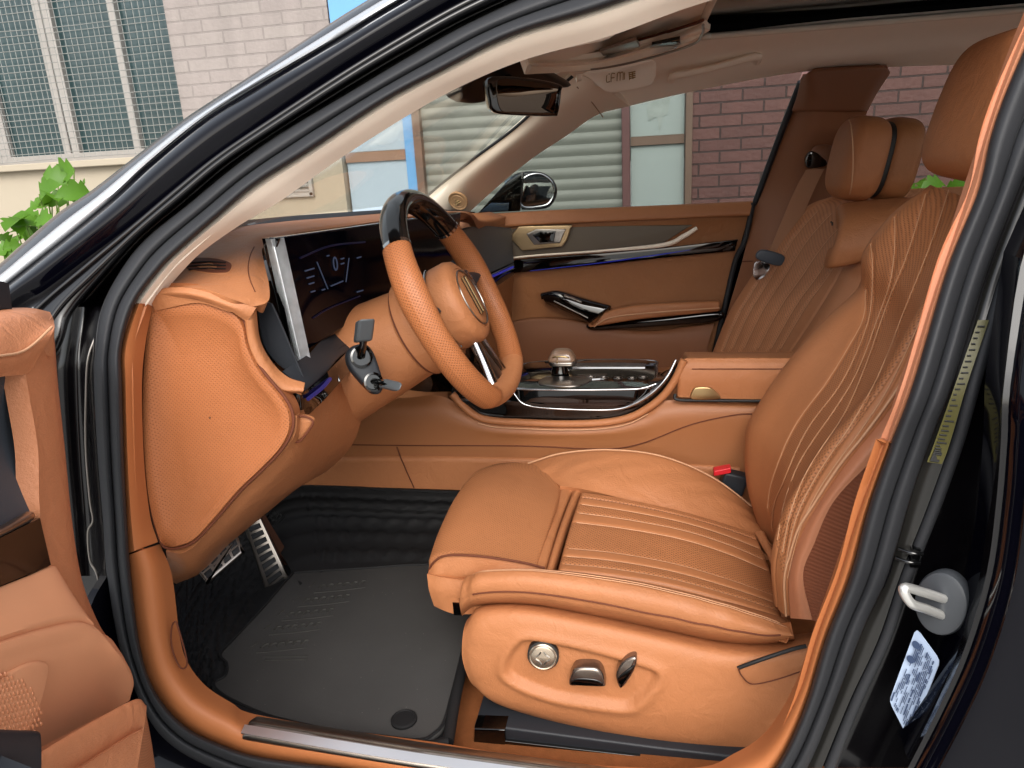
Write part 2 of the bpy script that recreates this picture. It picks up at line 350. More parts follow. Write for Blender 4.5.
# ------------------------------------------------------------------ the setting
M_asph = mat('worn_concrete', (.36, .355, .34), .9, var=.2, vscale=2, bump=.5, bscale=60)
g = MB(); g.box((0, 10, -.05), (120, 0, 0), (0, 120, 0), (0, 0, .05)); o = g.build('ground', M_asph, loc=(0, 0, 0)); o['kind'] = 'structure'
def brick(name, c1, c2, mortar, w, h, gap, bump=.6, rough=.7, dirt=.15, shift=0):
    M = mat(name, c1, rough); T = M.node_tree; L = T.links; b = T.nodes['Principled BSDF']
    tc = T.nodes.new('ShaderNodeTexCoord'); sx = T.nodes.new('ShaderNodeSeparateXYZ'); L.new(tc.outputs['Object'], sx.inputs[0])
    cb = T.nodes.new('ShaderNodeCombineXYZ'); L.new(sx.outputs[0], cb.inputs[0]); L.new(sx.outputs[2], cb.inputs[1])
    mp = T.nodes.new('ShaderNodeMapping'); mp.inputs['Location'].default_value = (shift, .01, 0); L.new(cb.outputs[0], mp.inputs[0])
    br = T.nodes.new('ShaderNodeTexBrick'); L.new(mp.outputs[0], br.inputs['Vector'])
    br.inputs['Color1'].default_value = lin(c1); br.inputs['Color2'].default_value = lin(c2); br.inputs['Mortar'].default_value = lin(mortar)
    br.inputs['Scale'].default_value = 1; br.inputs['Brick Width'].default_value = w; br.inputs['Row Height'].default_value = h; br.inputs['Mortar Size'].default_value = gap; br.inputs['Mortar Smooth'].default_value = .3
    nz = T.nodes.new('ShaderNodeTexNoise'); nz.inputs['Scale'].default_value = 5; nz.inputs['Detail'].default_value = 8; L.new(tc.outputs['Object'], nz.inputs['Vector'])
    mr = T.nodes.new('ShaderNodeMapRange'); mr.inputs['From Min'].default_value = .32; mr.inputs['From Max'].default_value = .68; mr.inputs['To Min'].default_value = 1-dirt*1.6; mr.inputs['To Max'].default_value = 1+dirt; L.new(nz.outputs['Fac'], mr.inputs[0])
    nz.inputs['Scale'].default_value = 2.6; ms = T.nodes.new('ShaderNodeMapping'); ms.inputs['Scale'].default_value = (1.6, 1, .55); L.new(tc.outputs['Object'], ms.inputs[0]); L.new(ms.outputs[0], nz.inputs['Vector']); nz.inputs['Roughness'].default_value = .72
    mu = T.nodes.new('ShaderNodeVectorMath'); mu.operation = 'SCALE'; L.new(br.outputs['Color'], mu.inputs[0]); L.new(mr.outputs[0], mu.inputs['Scale']); L.new(mu.outputs[0], b.inputs['Base Color'])
    n2 = T.nodes.new('ShaderNodeTexNoise'); n2.inputs['Scale'].default_value = 40; L.new(tc.outputs['Object'], n2.inputs['Vector'])
    ad = T.nodes.new('ShaderNodeMath'); ad.operation = 'MULTIPLY_ADD'; ad.inputs[1].default_value = -1.0; L.new(br.outputs['Fac'], ad.inputs[0]); L.new(n2.outputs['Fac'], ad.inputs[2])
    bp = T.nodes.new('ShaderNodeBump'); bp.inputs['Strength'].default_value = bump; bp.inputs['Distance'].default_value = .006; L.new(ad.outputs[0], bp.inputs['Height']); L.new(bp.outputs[0], b.inputs['Normal'])
    return M
YW = 4.6
wx = lambda px, py: P(px, py, YW)[0]
M_pbrick = brick('painted_pale_brick', '#8b837e', '#867d79', '#7d7571', .27, .074, .007, .5, .75, .1)
M_rbrick = brick('red_brick', '#66433f', '#5a3a37', '#3a2826', .235, .0665, .006, .7, .65, .12)
M_cream = mat('cream_plaster', '#9d9382', .85, var=.05, vscale=4, bump=.2, bscale=80)
M_alu = mat('pale_aluminium', '#9c9792', .45, .1, var=.1, vscale=10)
M_pane = mat('murky_window_glass', '#22393c', .18, var=.35, vscale=2.5, spec=.6, coat=.3)
M_wire = mat('galvanised_wire', '#8f908c', .5, .3)
# pale building
X0, X1 = wx(0, 150)-.12, wx(173, 60)
ZS, ZT = 1.425, 3.1
pale = empty('pale_building', (-3, YW, 0))
tag(pale, 'pale painted brick building with a meshed window and cream lower wall', 'building')
b = MB()
def wallbox(b, xa, xb, za, zb, y0=YW, y1=YW+.3): b.box(((xa+xb)/2, (y0+y1)/2, (za+zb)/2), ((xb-xa)/2, 0, 0), (0, (y1-y0)/2, 0), (0, 0, (zb-za)/2))
XE = wx(328, 0)-.012
wallbox(b, -10, X0, ZS, 3.5); wallbox(b, X0, X1, ZT, 3.5); wallbox(b, X1, XE, ZS-.0, 3.5)
b.build('wall', M_pbrick, pale)
b = MB(); wallbox(b, -10, XE, 0, ZS-.003, YW-.05, YW+.3); b.build('lower_wall', M_cream, pale)
fr = MB(); yf = YW+.06
def bar(b, xa, xb, za, zb, y=yf, t=.025): b.box(((xa+xb)/2, y, (za+zb)/2), ((xb-xa)/2, 0, 0), (0, t, 0), (0, 0, (zb-za)/2))
win = MB()
xm = [(wx(55, 130), wx(62, 130)), (wx(63.5, 130), wx(71, 130)), (wx(127, 130), wx(134, 130))]
for a_, c_ in xm: bar(win, a_, c_, ZS+.05, ZT-.05)
bar(win, X0, X0+.16, ZS, ZT); bar(win, X0, X1, ZS, ZS+.055, yf, .035); bar(win, X0, X1, ZT-.05, ZT)
wf = win.build('window', M_alu, pale, bevel=.004)
b = MB(); b.box(((X0+X1)/2, yf+.02, (ZS+ZT)/2), ((X1-X0)/2, 0, 0), (0, .004, 0), (0, 0, (ZT-ZS)/2)); b.build('pane', M_pane, wf)
b = MB(); sp = .043
for i in range(int((X1-X0)/sp)+1):
    x = X0+i*sp; b.tube([(x+RNG.normal()*.003, YW-.012, ZS+.02), (x+RNG.normal()*.004, YW-.012, (ZS+ZT)/2), (x+RNG.normal()*.003, YW-.012, ZT)], .0022, n=4, m=4)
for k in range(int((ZT-ZS)/sp)+1):
    z = ZS+.02+k*sp; b.tube([(X0, YW-.016, z+RNG.normal()*.003), ((X0+X1)/2, YW-.016, z+RNG.normal()*.005), (X1+.01, YW-.016, z+RNG.normal()*.003)], .0022, n=4, m=6)
b.build('wire_mesh', M_wire, wf)
b = MB(); b.box(((X0+X1)/2, YW-.03, ZS-.02), ((X1-X0)/2+.05, 0, 0), (0, .08, 0), (0, 0, .022)); b.build('sill', M_cream, wf, bevel=.006)
# little louvred vent in the lower wall
gx, gz = P(290, 180, YW-.06)[0], P(290, 180, YW-.06)[2]
b = MB()
for k in range(5): b.box((gx, YW-.062, gz-.07+k*.035), (.13, 0, 0), (0, .012, .008), (0, -.003, .006))
for s in (-1, 1): b.box((gx+s*.14, YW-.062, gz), (.012, 0, 0), (0, .014, 0), (0, 0, .1)); b.box((gx, YW-.062, gz+s*.095), (.15, 0, 0), (0, .014, 0), (0, 0, .012))
b.build('vent_grille', M_alu, pale)
# blue door
M_blue = mat('blue_painted_sheet', '#5d93c4', .5, var=.15, vscale=3); M_pblue = mat('pale_blue_sheet', '#98a8b5', .5, var=.12, vscale=2.2)
M_tan = mat('tan_painted_steel', '#83644f', .6, var=.15, vscale=5)
XA, XB = XE+.012, wx(414, 140)
bd = empty('metal_door', ((XA+XB)/2, YW, 0)); tag(bd, 'pale blue sheet metal door with bright blue edges beside the pale brick', 'door')
zb = P(380, 156, YW)[2]
b = MB(); wallbox(b, XA, XB-.06, 0, zb-.03, YW+.0, YW+.05); wallbox(b, XA, XB-.06, zb+.03, 1.95, YW, YW+.05); b.build('door_leaf', M_pblue, bd, bevel=.004)
b = MB(); wallbox(b, XA, XB-.06, zb-.03, zb+.03, YW-.015, YW+.05); b.build('cross_rail', M_tan, bd)
b = MB(); wallbox(b, XB-.06, XB, 0, 3.2, YW-.01, YW+.06); wallbox(b, XA, XB-.06, 1.95, 3.2, YW-.005, YW+.05); b.build('door_frame', M_blue, bd)
# shuttered opening and red brick building
red = empty('red_brick_building', (1, YW, 0)); tag(red, 'dark red brick building with a roller shutter and a peeling white door', 'building')
XS0, XS1 = XB+.05, wx(622, 150); XP1 = wx(630, 150); XD1 = wx(685, 150); XF1 = wx(692, 150)
M_post = mat('dark_red_post', '#5a3a3a', .6, var=.12, vscale=6); M_brown = mat('brown_steel_post', '#655044', .6, var=.15, vscale=6)
b = MB(); wallbox(b, XB+.002, XS0, 0, 2.75, YW-.02, YW+.1); b.build('shutter_rail', M_brown, red)
prof = []; z = 0.02; h = .066
while z < 2.7: prof += [(YW+.042, z), (YW+.034, z+.012), (YW+.031, z+.033), (YW+.034, z+.054), (YW+.042, z+.064)]; z += h
b = MB(); vs = [(x, y_, z_) for x in (XS0, XS1) for y_, z_ in prof]+[(x, YW+.08, z_) for x in (XS0, XS1) for z_ in (0.02, prof[-1][1])]; q = len(prof)
b.add(vs, [(i, i+1, q+i+1, q+i) for i in range(q-1)]+[(2*q, 2*q+1, 2*q+3, 2*q+2)])
M_shut = mat('grey_shutter_paint', '#70736d', .5, .0, var=.12, vscale=4)
b.build('roller_shutter', M_shut, red, angle=35)
b = MB(); wallbox(b, XS1, XP1, 0, 2.75, YW-.03, YW+.1); b.build('post', M_post, red, bevel=.004)
b = MB(); wallbox(b, XD1, XF1, 0, 2.4, YW-.03, YW+.1); b.build('post', M_brown, red, bevel=.004)
M_wdoor = mat('peeling_white_paint', '#8f9998', .55, var=.1, vscale=3)
zr = P(658, 140, YW)[2]
b = MB(); wallbox(b, XP1+.004, XD1-.004, 0, zr-.025, YW+.02, YW+.06); wallbox(b, XP1+.004, XD1-.004, zr+.025, 2.4, YW+.02, YW+.06); wd = b.build('door', M_wdoor, red, bevel=.003)
b = MB(); wallbox(b, XP1+.004, XD1-.004, zr-.025, zr+.025, YW+.0, YW+.06); b.build('rail', M_brown, wd)
pz = P(658, 108, YW); b = MB(); M_old = mat('torn_notice', '#8f9794', .8, var=.3, vscale=20)
b.slab(_closed([(pz[0]-.05, YW+.017, pz[2]+.07), (pz[0]+.06, YW+.017, pz[2]+.07), (pz[0]+.055, YW+.017, pz[2]-.03), (pz[0]+.03, YW+.017, pz[2]-.05), (pz[0]+.01, YW+.017, pz[2]-.12), (pz[0]-.01, YW+.017, pz[2]-.05), (pz[0]-.055, YW+.017, pz[2]-.06)], 28), (0, -1, 0), .002); b.build('torn_notice', M_old, wd)
b = MB(); wallbox(b, XF1, 12, 0, 3.5); wallbox(b, XB+.002, XF1, 2.75, 3.5); b.build('wall', M_rbrick, red)
b = MB(); wallbox(b, XP1, XD1, 2.4, 2.75); wallbox(b, XD1, XF1, 2.4, 2.75); b.build('lintel', M_post, red)
# plants
def leafmat(name, c): 
    M = mat(name, c, .45, var=.3, vscale=7, spec=.4); b_ = M.node_tree.nodes['Principled BSDF']; b_.inputs['Subsurface Weight'].default_value = .0
    t = M.node_tree.nodes.new('ShaderNodeBsdfTranslucent'); t.inputs[0].default_value = lin(c); mx = M.node_tree.nodes.new('ShaderNodeMixShader'); mx.inputs[0].default_value = .35
    M.node_tree.links.new(b_.outputs[0], mx.inputs[1]); M.node_tree.links.new(t.outputs[0], mx.inputs[2]); M.node_tree.links.new(mx.outputs[0], M.node_tree.nodes['Material Output'].inputs[0]); return M
M_leaf = leafmat('fresh_green_leaf', '#4f7a1a'); M_stem = mat('green_stem', '#5d7a2c', .6)
def plant(name, spots, foot, size, label, seed):
    rg = np.random.default_rng(seed); root = empty(name, foot); tag(root, label, 'plant')
    lf = MB(); st = MB()
    for k, s in enumerate(spots):
        s = np.array(s, float); az = rg.uniform(0, 6.28); el = rg.uniform(-.5, .35); d = np.array([math.cos(az)*math.cos(el), math.sin(az)*math.cos(el)*.7-.25, math.sin(el)]); d /= np.linalg.norm(d)
        up = np.array([0, -.75, .65])+rg.normal(size=3)*.35; sd = np.cross(d, up); sd /= np.linalg.norm(sd); up = np.cross(sd, d); L = size*rg.uniform(.75, 1.25)
        pr_ = [(0, .05), (.08, .26), (.16, .44), (.26, .3), (.36, .47), (.48, .5), (.56, .3), (.68, .34), (.8, .24), (.9, .12), (1, .0)]
        vs = []; 
        for t_, w_ in pr_:
            c = s+d*L*(t_-.3)-up*L*.35*(t_-.3)**2
            for q in (-1, 0, 1): vs.append(c+sd*q*w_*L*.8+up*abs(q)*w_*L*.28)
        lf.add(vs, [(3*i+j, 3*i+j+1, 3*i+j+4, 3*i+j+3) for i in range(len(pr_)-1) for j in (0, 1)])
        a = s-d*L*.3; f = np.array(foot, float)+np.array([rg.normal()*.05, rg.normal()*.05, .01])
        st.tube([f, f+(a-f)*.5+np.array([rg.normal()*.06, rg.normal()*.05, .12]), a], [.008, .006, .003], n=6)
    lf.build('foliage', M_leaf, root, angle=None); st.build('stem', M_stem, root)
rg = np.random.default_rng(8)
sp1 = [P(a+rg.normal()*3, c_+rg.normal()*3, 3.6+rg.uniform(-.25, .25)) for a, c_ in [(57, 180), (68, 179), (47, 188), (76, 186), (63, 193), (54, 199), (40, 207), (47, 206), (30, 218), (38, 229), (20, 227), (28, 241), (17, 234), (46, 219), (33, 233), (12, 247), (6, 240), (62, 184), (50, 195), (72, 190), (58, 203), (44, 212), (35, 224), (25, 232), (40, 238), (14, 221), (20, 243), (52, 226), (30, 250), (10, 262), (45, 255), (66, 230), (2, 250), (-15, 240), (60, 250), (-20, 270), (30, 275)]]
plant('leafy_plant', sp1, (P(30, 250, 3.6)[0], 3.6, 0), .155, 'bright green leafy plant in front of the cream lower wall', 3)
sp2 = [P(a+rg.normal()*2, c_+rg.normal()*2, 3.9+rg.uniform(-.2, .2)) for a, c_ in [(918, 182), (926, 186), (934, 180), (940, 188), (912, 192), (928, 196), (945, 198), (920, 204), (905, 206), (935, 210), (950, 186), (958, 200), (915, 215)]]
plant('leafy_plant', sp2, (P(930, 190, 3.9)[0], 3.9, 0), .1, 'small green plant against red brick, seen between the two headrests', 5)
# ------------------------------------------------------------------ the car
car = empty('car', (.2, 1.55, 0)); tag(car, 'black car with its door open, showing orange leather seats, dashboard and steering wheel', 'car')
# ---- door opening: pillar, seal, trim
c_out = [(-40, 296), (0, 264), (25, 242), (60, 212), (90, 192), (135, 157), (180, 122), (256, 72), (328, 25), (368, 0), (430, -38), (520, -85), (660, -140), (900, -200)]
c_wht = [(-40, 318), (5, 284), (30, 264), (70, 232), (112, 197), (152, 160), (205, 117), (258, 84), (330, 42), (396, 2), (460, -32), (550, -70), (690, -118), (900, -170)]
c_grv = [(-40, 350), (20, 305), (45, 290), (85, 260), (130, 226), (175, 188), (215, 156), (262, 124), (338, 74), (398, 37), (463, 0), (555, -44), (700, -90), (900, -140)]
c_rec = [(0, 420), (56, 352), (72, 314), (100, 280), (140, 236), (182, 200), (222, 166), (270, 133), (345, 85), (404, 50), (470, 14), (560, -24), (700, -70), (900, -120)]
c_slo = [(94, 420), (95, 352), (102, 307), (125, 264), (150, 235), (190, 203), (230, 170), (275, 137), (350, 92), (410, 56), (475, 20), (560, -16), (700, -58), (900, -105)]
def mixc(a, b_, t): return [(x0+(x1-x0)*t, y0+(y1-y0)*t) for (x0, y0), (x1, y1) in zip(a, b_)]
body = patch('body', [As(c_out, .12), As(c_out, .045), As(mixc(c_out, c_wht, .35), .02), As(c_wht, .004)], M_jamb, car, n=(80, 14), thick=.01)
patch('long_strip', [As(c_wht, -.006), As(mixc(c_wht, c_out, .35), -.008), As(mixc(c_wht, c_out, .62), .006)], mat('sky_reflection_strip', '#c9cdd2', .25, .6), car, n=(80, 6), thick=.008, rnd=.003, edges='ab')  # pale colour stands in for sky reflected along the black pillar edge
patch('pillar_panel', [As(c_wht, .002), As([((a*3+e)/4, (b_*3+f)/4) for (a, b_), (e, f) in zip(c_wht, c_grv)], -.02), As([((a+e)/2, (b_+f)/2) for (a, b_), (e, f) in zip(c_wht, c_grv)], -.022), As(c_grv, -.006)], M_paint, car, n=(90, 20), thick=.01)
patch('door_flange', [As(c_grv, -.006), As([(a*.5+e*.5, b_*.5+f*.5) for (a, b_), (e, f) in zip(c_grv, c_rec)], -.012), As(c_rec, .0), As(c_rec, .045), As(c_slo, .045), As(c_slo, .01)], M_jamb, car, n=(90, 40), thick=.008)
for d in (.25, .62): tube('flange_rib', [A(a+(e-a)*d, b_+(f-b_)*d, -.012) for (a, b_), (e, f) in zip(c_grv[1:], c_rec[1:])], .0035, M_jamb, car, m=90)
so = [(900, -105), (700, -58), (560, -16), (475, 20), (410, 56), (350, 92), (275, 137), (230, 170), (190, 203), (150, 235), (125, 264), (102, 307), (95, 352), (94, 384), (98, 460), (103, 520), (107, 576), (120, 648), (147, 716), (175, 748), (217, 770), (262, 784), (345, 798), (460, 815), (580, 830), (700, 836), (770, 822), (808, 768), (840, 691), (865, 626), (888, 576), (912, 495), (935, 430), (953, 384), (985, 280), (1018, 192), (1040, 140), (1060, 95), (1075, 52), (1110, -30)]
si = [(900, -62), (700, -22), (591, 12), (512, 36), (440, 72), (384, 102), (310, 151), (256, 185), (218, 217), (180, 250), (160, 270), (135, 304), (122, 347), (122, 384), (124, 459), (127, 521), (131, 576), (140, 646), (155, 691), (185, 726), (225, 746), (262, 757), (343, 768), (450, 785), (560, 800), (690, 806), (745, 795), (775, 768), (803, 711), (825, 640), (850, 576), (868, 509), (890, 446), (913, 384), (948, 267), (978, 192), (990, 140), (1003, 100), (1023, 52), (1060, -30)]
def mixc(a, b_, t): return [(x0+(x1-x0)*t, y0+(y1-y0)*t) for (x0, y0), (x1, y1) in zip(a, b_)]
patch('door_seal', [As(so, .012), As(mixc(so, si, .06), -.004), As(mixc(so, si, .28), -.010), As(mixc(so, si, .46), -.005), As(mixc(so, si, .5), -.001), As(mixc(so, si, .54), -.005), As(mixc(so, si, .78), -.012), As(mixc(so, si, .96), -.004), As(si, .012)], M_rub, car, n=(220, 40), thick=.003)
def under(o, i, k=6):
    r = []
    for (a, b_), (e, f) in zip(o, i):
        l = math.hypot(a-e, b_-f)+1e-6; r.append((a+(a-e)/l*k, b_+(b_-f)/l*k))
    return r
# beige roof-side trim
bt_o = [(135, 304), (160, 270), (180, 250), (218, 217), (256, 185), (310, 151), (384, 102), (440, 72), (512, 36), (591, 12), (700, -22), (900, -62)]
bt_i = [(153, 306), (180, 274), (202, 252), (240, 225), (282, 200), (338, 160), (412, 113), (470, 82), (530, 58), (610, 36), (720, -2), (900, -40)]
patch('pillar_cover', [As(under(bt_o, bt_i), .02), As(bt_o, .012), As(mixc(bt_o, bt_i, .3), .014), As(bt_i, .05)], M_beigep, car, n=(70, 10), thick=.012)
# lower trims round the opening
t_o1 = [(136, 303), (122, 347), (122, 384), (124, 459), (127, 521), (129, 553)]; t_i1 = [(153, 305), (146, 340), (142, 384), (144, 459), (150, 515), (158, 542)]
patch('kick_trim', [As(under(t_o1, t_i1), .02), As(t_o1, .012), As(mixc(t_o1, t_i1, .3), .01), As(t_i1, .05)], M_trim, car, n=(40, 10), thick=.012)
t_o2 = [(129, 555), (131, 576), (140, 646), (155, 691), (185, 726), (225, 746), (262, 757), (343, 768), (450, 785), (560, 800), (690, 806), (745, 795), (775, 768), (803, 711), (825, 640), (850, 576), (868, 509), (890, 446)]
t_i2 = [(160, 544), (172, 576), (180, 638), (188, 663), (206, 686), (232, 703), (254, 714), (345, 730), (440, 743), (560, 762), (690, 768), (735, 753), (768, 729), (796, 682), (813, 630), (832, 576), (853, 514), (884, 434)]
patch('sill_trim', [As(under(t_o2, t_i2), .02), As(t_o2, .012), As(mixc(t_o2, t_i2, .25), .008), As(mixc(t_o2, t_i2, .6), .02), As(t_i2, .06)], M_trim, car, n=(140, 16), thick=.014)
t_o3 = [(890, 444), (913, 384), (948, 267), (978, 192), (990, 140), (1003, 100), (1023, 52), (1060, -30)]; t_i3 = [(884, 432), (899, 384), (928, 297), (962, 192), (975, 152), (987, 112), (1005, 60), (1040, -28)]
patch('pillar_trim', [As(under(t_o3, t_i3), .02), As(t_o3, .012), As(mixc(t_o3, t_i3, .4), .014), As(t_i3, .05)], mat('salmon_pillar_trim', '#bd7d5c', .55, spec=.35, var=.02, bump=.1, bscale=900), car, n=(60, 10), thick=.012)
tube('access_cover', _closed([A(*q, .028) for q in [(172, 626), (171, 640), (174, 655), (180, 667), (185, 668), (187, 662), (184, 648), (180, 634), (176, 622)]], 40), .0012, M_seam, car, m=60, closed=True, label='thin outline of the small cover in the orange kick trim')
# scuff plate
s_t = [(254, 715), (345, 729), (440, 744), (590, 764), (720, 783)]; s_b = [(241, 736), (330, 752), (430, 768), (588, 790), (720, 808)]
sp_ = patch('scuff_plate', [[A(a, b_, .05) for a, b_ in s_t], [A(a, b_, .03)+V(0, 0, .004) for a, b_ in mixc(s_t, s_b, .3)], [A(a, b_, .02)+V(0, 0, .005) for a, b_ in mixc(s_t, s_b, .6)], [A(a, b_, .005) for a, b_ in s_b]], mat('dark_brushed_steel', '#8d857d', .36, 1, var=.25, vscale=40), car, n=(40, 24), thick=.012, rnd=.004, edges='abc',
            disp=lambda u, v, G: -.0025*np.exp(-((v-.52)/.03)**2))
patch('bright_edge', [[A(a, b_, .022)+V(0, -.002, .0075) for a, b_ in mixc(s_t, s_b, .60)], [A(a, b_, .01)+V(0, -.002, .0045) for a, b_ in mixc(s_t, s_b, .92)]], mat('bright_steel', '#e2e2e2', .3, 1), sp_, n=(40, 6), thick=.003)
# ---- B pillar jamb
jb0 = so[27:]                                             # from sill corner upwards
j_st = [(822, 768), (850, 700), (878, 640), (900, 576), (928, 505), (951, 440), (967, 384), (998, 280), (1030, 192), (1052, 140), (1072, 95), (1090, 52), (1125, -30)]
j_sh = [(a+7, b_) for a, b_ in j_st]
j_md = [(872, 768), (905, 700), (928, 640), (950, 576), (966, 505), (984, 440), (994, 384), (1012, 280), (1040, 192), (1062, 140), (1082, 95), (1100, 52), (1135, -30)]
j_ed = [(908, 768), (940, 705), (964, 650), (986, 576), (996, 505), (1001, 440), (1004, 384), (1022, 260), (1052, 192), (1074, 140), (1094, 95), (1112, 52), (1150, -30)]
patch('pillar_flange', [As(jb0, .004), As(mixc(jb0, j_st, .5), -.002), As(j_st, -.004)], mat('dull_flange_paint', '#1d1c1a', .3, coat=.15), car, n=(60, 10), thick=.01)
patch('door_jamb', [As(j_st, -.004), As(j_sh, .012), As(mixc(j_sh, j_md, .2), .018), As(j_md, -.01), As(mixc(j_md, j_ed, .6), -.05), As(j_ed, -.09)], M_jamb, car, n=(60, 40), thick=.012)
tube('jamb_rubber', As(j_sh, -.002), .006, M_rub, car, m=60)
# yellow tyre sticker on the flange, white information label, striker with its cover
M_yel = mat('yellow_sticker', '#4f4a1c', .4); M_ink = mat('black_ink', '#0c0c0c', .6)
ye = [[(954, 384), (931, 446), (925, 462)], [(967, 384), (951, 440), (942, 460)]]
st = patch('sticker', [As([(978, 320), (954, 388), (934, 444), (927, 462)], -.0055), As([(989, 320), (966, 388), (949, 446), (942, 464)], -.0075)], M_yel, car, n=(30, 6), thick=.001, label='long yellow sticker with black print on the door pillar')
b = MB()
for k in range(34):
    t = .03+k*.028; a0, a1 = on('sticker', t, .15), on('sticker', t, .15+RNG.uniform(.25, .68)); b.tube([a0+V(-.0004, -.001, 0), a1+V(-.0004, -.001, 0)], .0009, n=5, m=2)
b.build('print', M_ink, st)
M_lab = mat('pale_blue_label', '#aebfd8', .35, var=.04)
q4 = [A(916, 628, -.035), A(940, 661, -.06), A(909, 740, -.05), A(889, 701, -.03)]
cen = sum(q4)/4; nl = np.cross(q4[1]-q4[0], q4[3]-q4[0]); nl /= np.linalg.norm(nl); nl = nl if nl@(CAM-cen) > 0 else -nl
rr = []
for i in range(4):
    p0, p1, p2 = q4[i-1], q4[i], q4[(i+1) % 4]
    a, c_ = p1+(p0-p1)*(.006/np.linalg.norm(p0-p1)), p1+(p2-p1)*(.006/np.linalg.norm(p2-p1))
    rr += [a, .25*a+.5*p1+.25*c_, c_]
b = MB(); b.slab(rr, nl, .0012); lb = b.build('information_label', M_lab, car, 'pale blue printed label with rounded corners on the black door pillar', smooth=False)
b = MB(); ex, ey = q4[1]-q4[0], q4[3]-q4[0]
def lp(u, v): return q4[0]*(1-u)*(1-v)+q4[1]*u*(1-v)+q4[3]*(1-u)*v+q4[2]*u*v+nl*.0016
for k in range(17):
    u = .09+k*.051; v = .06
    while v < .92:
        l = min(RNG.uniform(.03, .16), .94-v)
        if RNG.random() < .66 and not (u < .3 and v < .36 and RNG.random() < .5): b.tube([lp(u, v), lp(u, v+l)], .00042 if k % 5 else .0008, n=4, m=2)
        v += l+.02
for u, v in ((.2, .13), (.2, .32)): b.lathe(lp(u, v), nl, [(0, .0042), (.0004, .0042)], n=14)
b.build('print', mat('label_ink', '#3a4a68', .6), lb)
cA = A(944, 601, -.045); nj = np.array([-.62, -.75, .12]); nj /= np.linalg.norm(nj)
b = MB(); b.lathe(cA-nj*.004, nj, [(0, .034), (.010, .035), (.014, .033), (.0155, .029), (.0155, .001)], n=40, sx=.7, up=(0.1, 0, 1)); sk = b.build('striker_cover', mat('grey_striker_plastic', '#3b3e42', .4, var=.05), car, 'round grey plastic cover of the door striker')
p1, p2 = cA+nj*.012+V(.003, 0, .007), cA+nj*.012+V(.004, 0, -.012)
tip = A(904, 588, -.075); t2 = A(911, 603, -.075)
b = MB(); b.tube([p1, p1*.5+tip*.5+V(0, 0, .001), tip, t2, p2*.5+t2*.5, p2], .0048, m=44); b.build('striker_loop', mat('bright_striker_steel', '#d9d8d4', .32, .75), sk)
b = MB()
for q in ((899, 549), (896, 558)): b.tube([A(*q, -.004), A(q[0]+12, q[1]+4, -.012), A(q[0]+24, q[1]+5, -.012)], .0022)
b.box(A(914, 556, -.006), V(.004, 0, 0), V(0, .005, 0), V(0, 0, .011)); b.build('door_check_clip', M_piano, car)
# ---- rear door, sill, roof, floor of the body
e2 = As(j_ed, -.09)
eL, eU = e2[:8], e2[7:]
rdoor = patch('rear_door', [[p+V(.006, .05, 0) for p in eL], [p+V(.004, .004, 0) for p in eL], [p+V(.012, -.018, 0) for p in eL], [p+V(.045, -.026, 0) for p in eL], [p+V(.3, -.03, 0) for p in eL], [p+V(1.0, 0, 0) for p in eL]], M_paint, car, n=(50, 50), thick=.012)
patch('window_frame', [[p+V(.006, .05, 0) for p in eU], [p+V(.004, .004, 0) for p in eU], [p+V(.012, -.018, 0) for p in eU], [p+V(.05, -.022, 0) for p in eU]], M_paint, rdoor, n=(40, 24), thick=.012)
patch('window', [[p+V(.05, -.012, 0) for p in eU], [p+V(.4, -.012, 0) for p in eU], [p+V(1.0, .01, 0) for p in eU]], glass('dark_privacy_glass', (.12, .12, .13), .03), rdoor, n=(40, 24), thick=.004)
low = As(so[16:28], .01)
patch('rocker_panel', [[p for p in low], [p+V(0, -.035, -.02) for p in low], [p+V(0, -.06, -.06) for p in low], [p+V(0, -.05, -.16) for p in low], [p+V(0, .05, -.24) for p in low]], M_paint, car, n=(70, 24), thick=.01)
patch('hinge_pillar', [As(so[11:17], .012), As([(a-14, b_) for a, b_ in so[11:17]], .03), As([(a-34, b_) for a, b_ in so[11:17]], .012), As([(a-70, b_) for a, b_ in so[11:17]], -.01)], M_jamb, car, n=(40, 30), thick=.01)
tube('pillar_flange_edge', As([(96, 335), (88, 360), (86, 400), (86, 450), (90, 500), (93, 520), (88, 532), (90, 560), (98, 578), (101, 620)], .018), .0016, M_brush, car, m=60)
b = MB(); b.box((-1.62, 1.55, .72), (.42, 0, 0), (0, .83, 0), (0, 0, .3)); b.build('bonnet', M_paint, car, bevel=.05)
b = MB(); b.box((-.99, .81, .66), (.27, 0, 0), (0, .01, 0), (0, 0, .40)); b.build('wing_panel', M_jamb, car)
b = MB(); b.box((.6, 1.55, .30), (1.5, 0, 0), (0, .80, 0), (0, 0, .045)); b.build('floor_pan', M_car, car)
b = MB(); b.box((1.95, 1.55, .72), (.03, 0, 0), (0, .8, 0), (0, 0, .32)); b.build('tail_panel', M_paint, car)
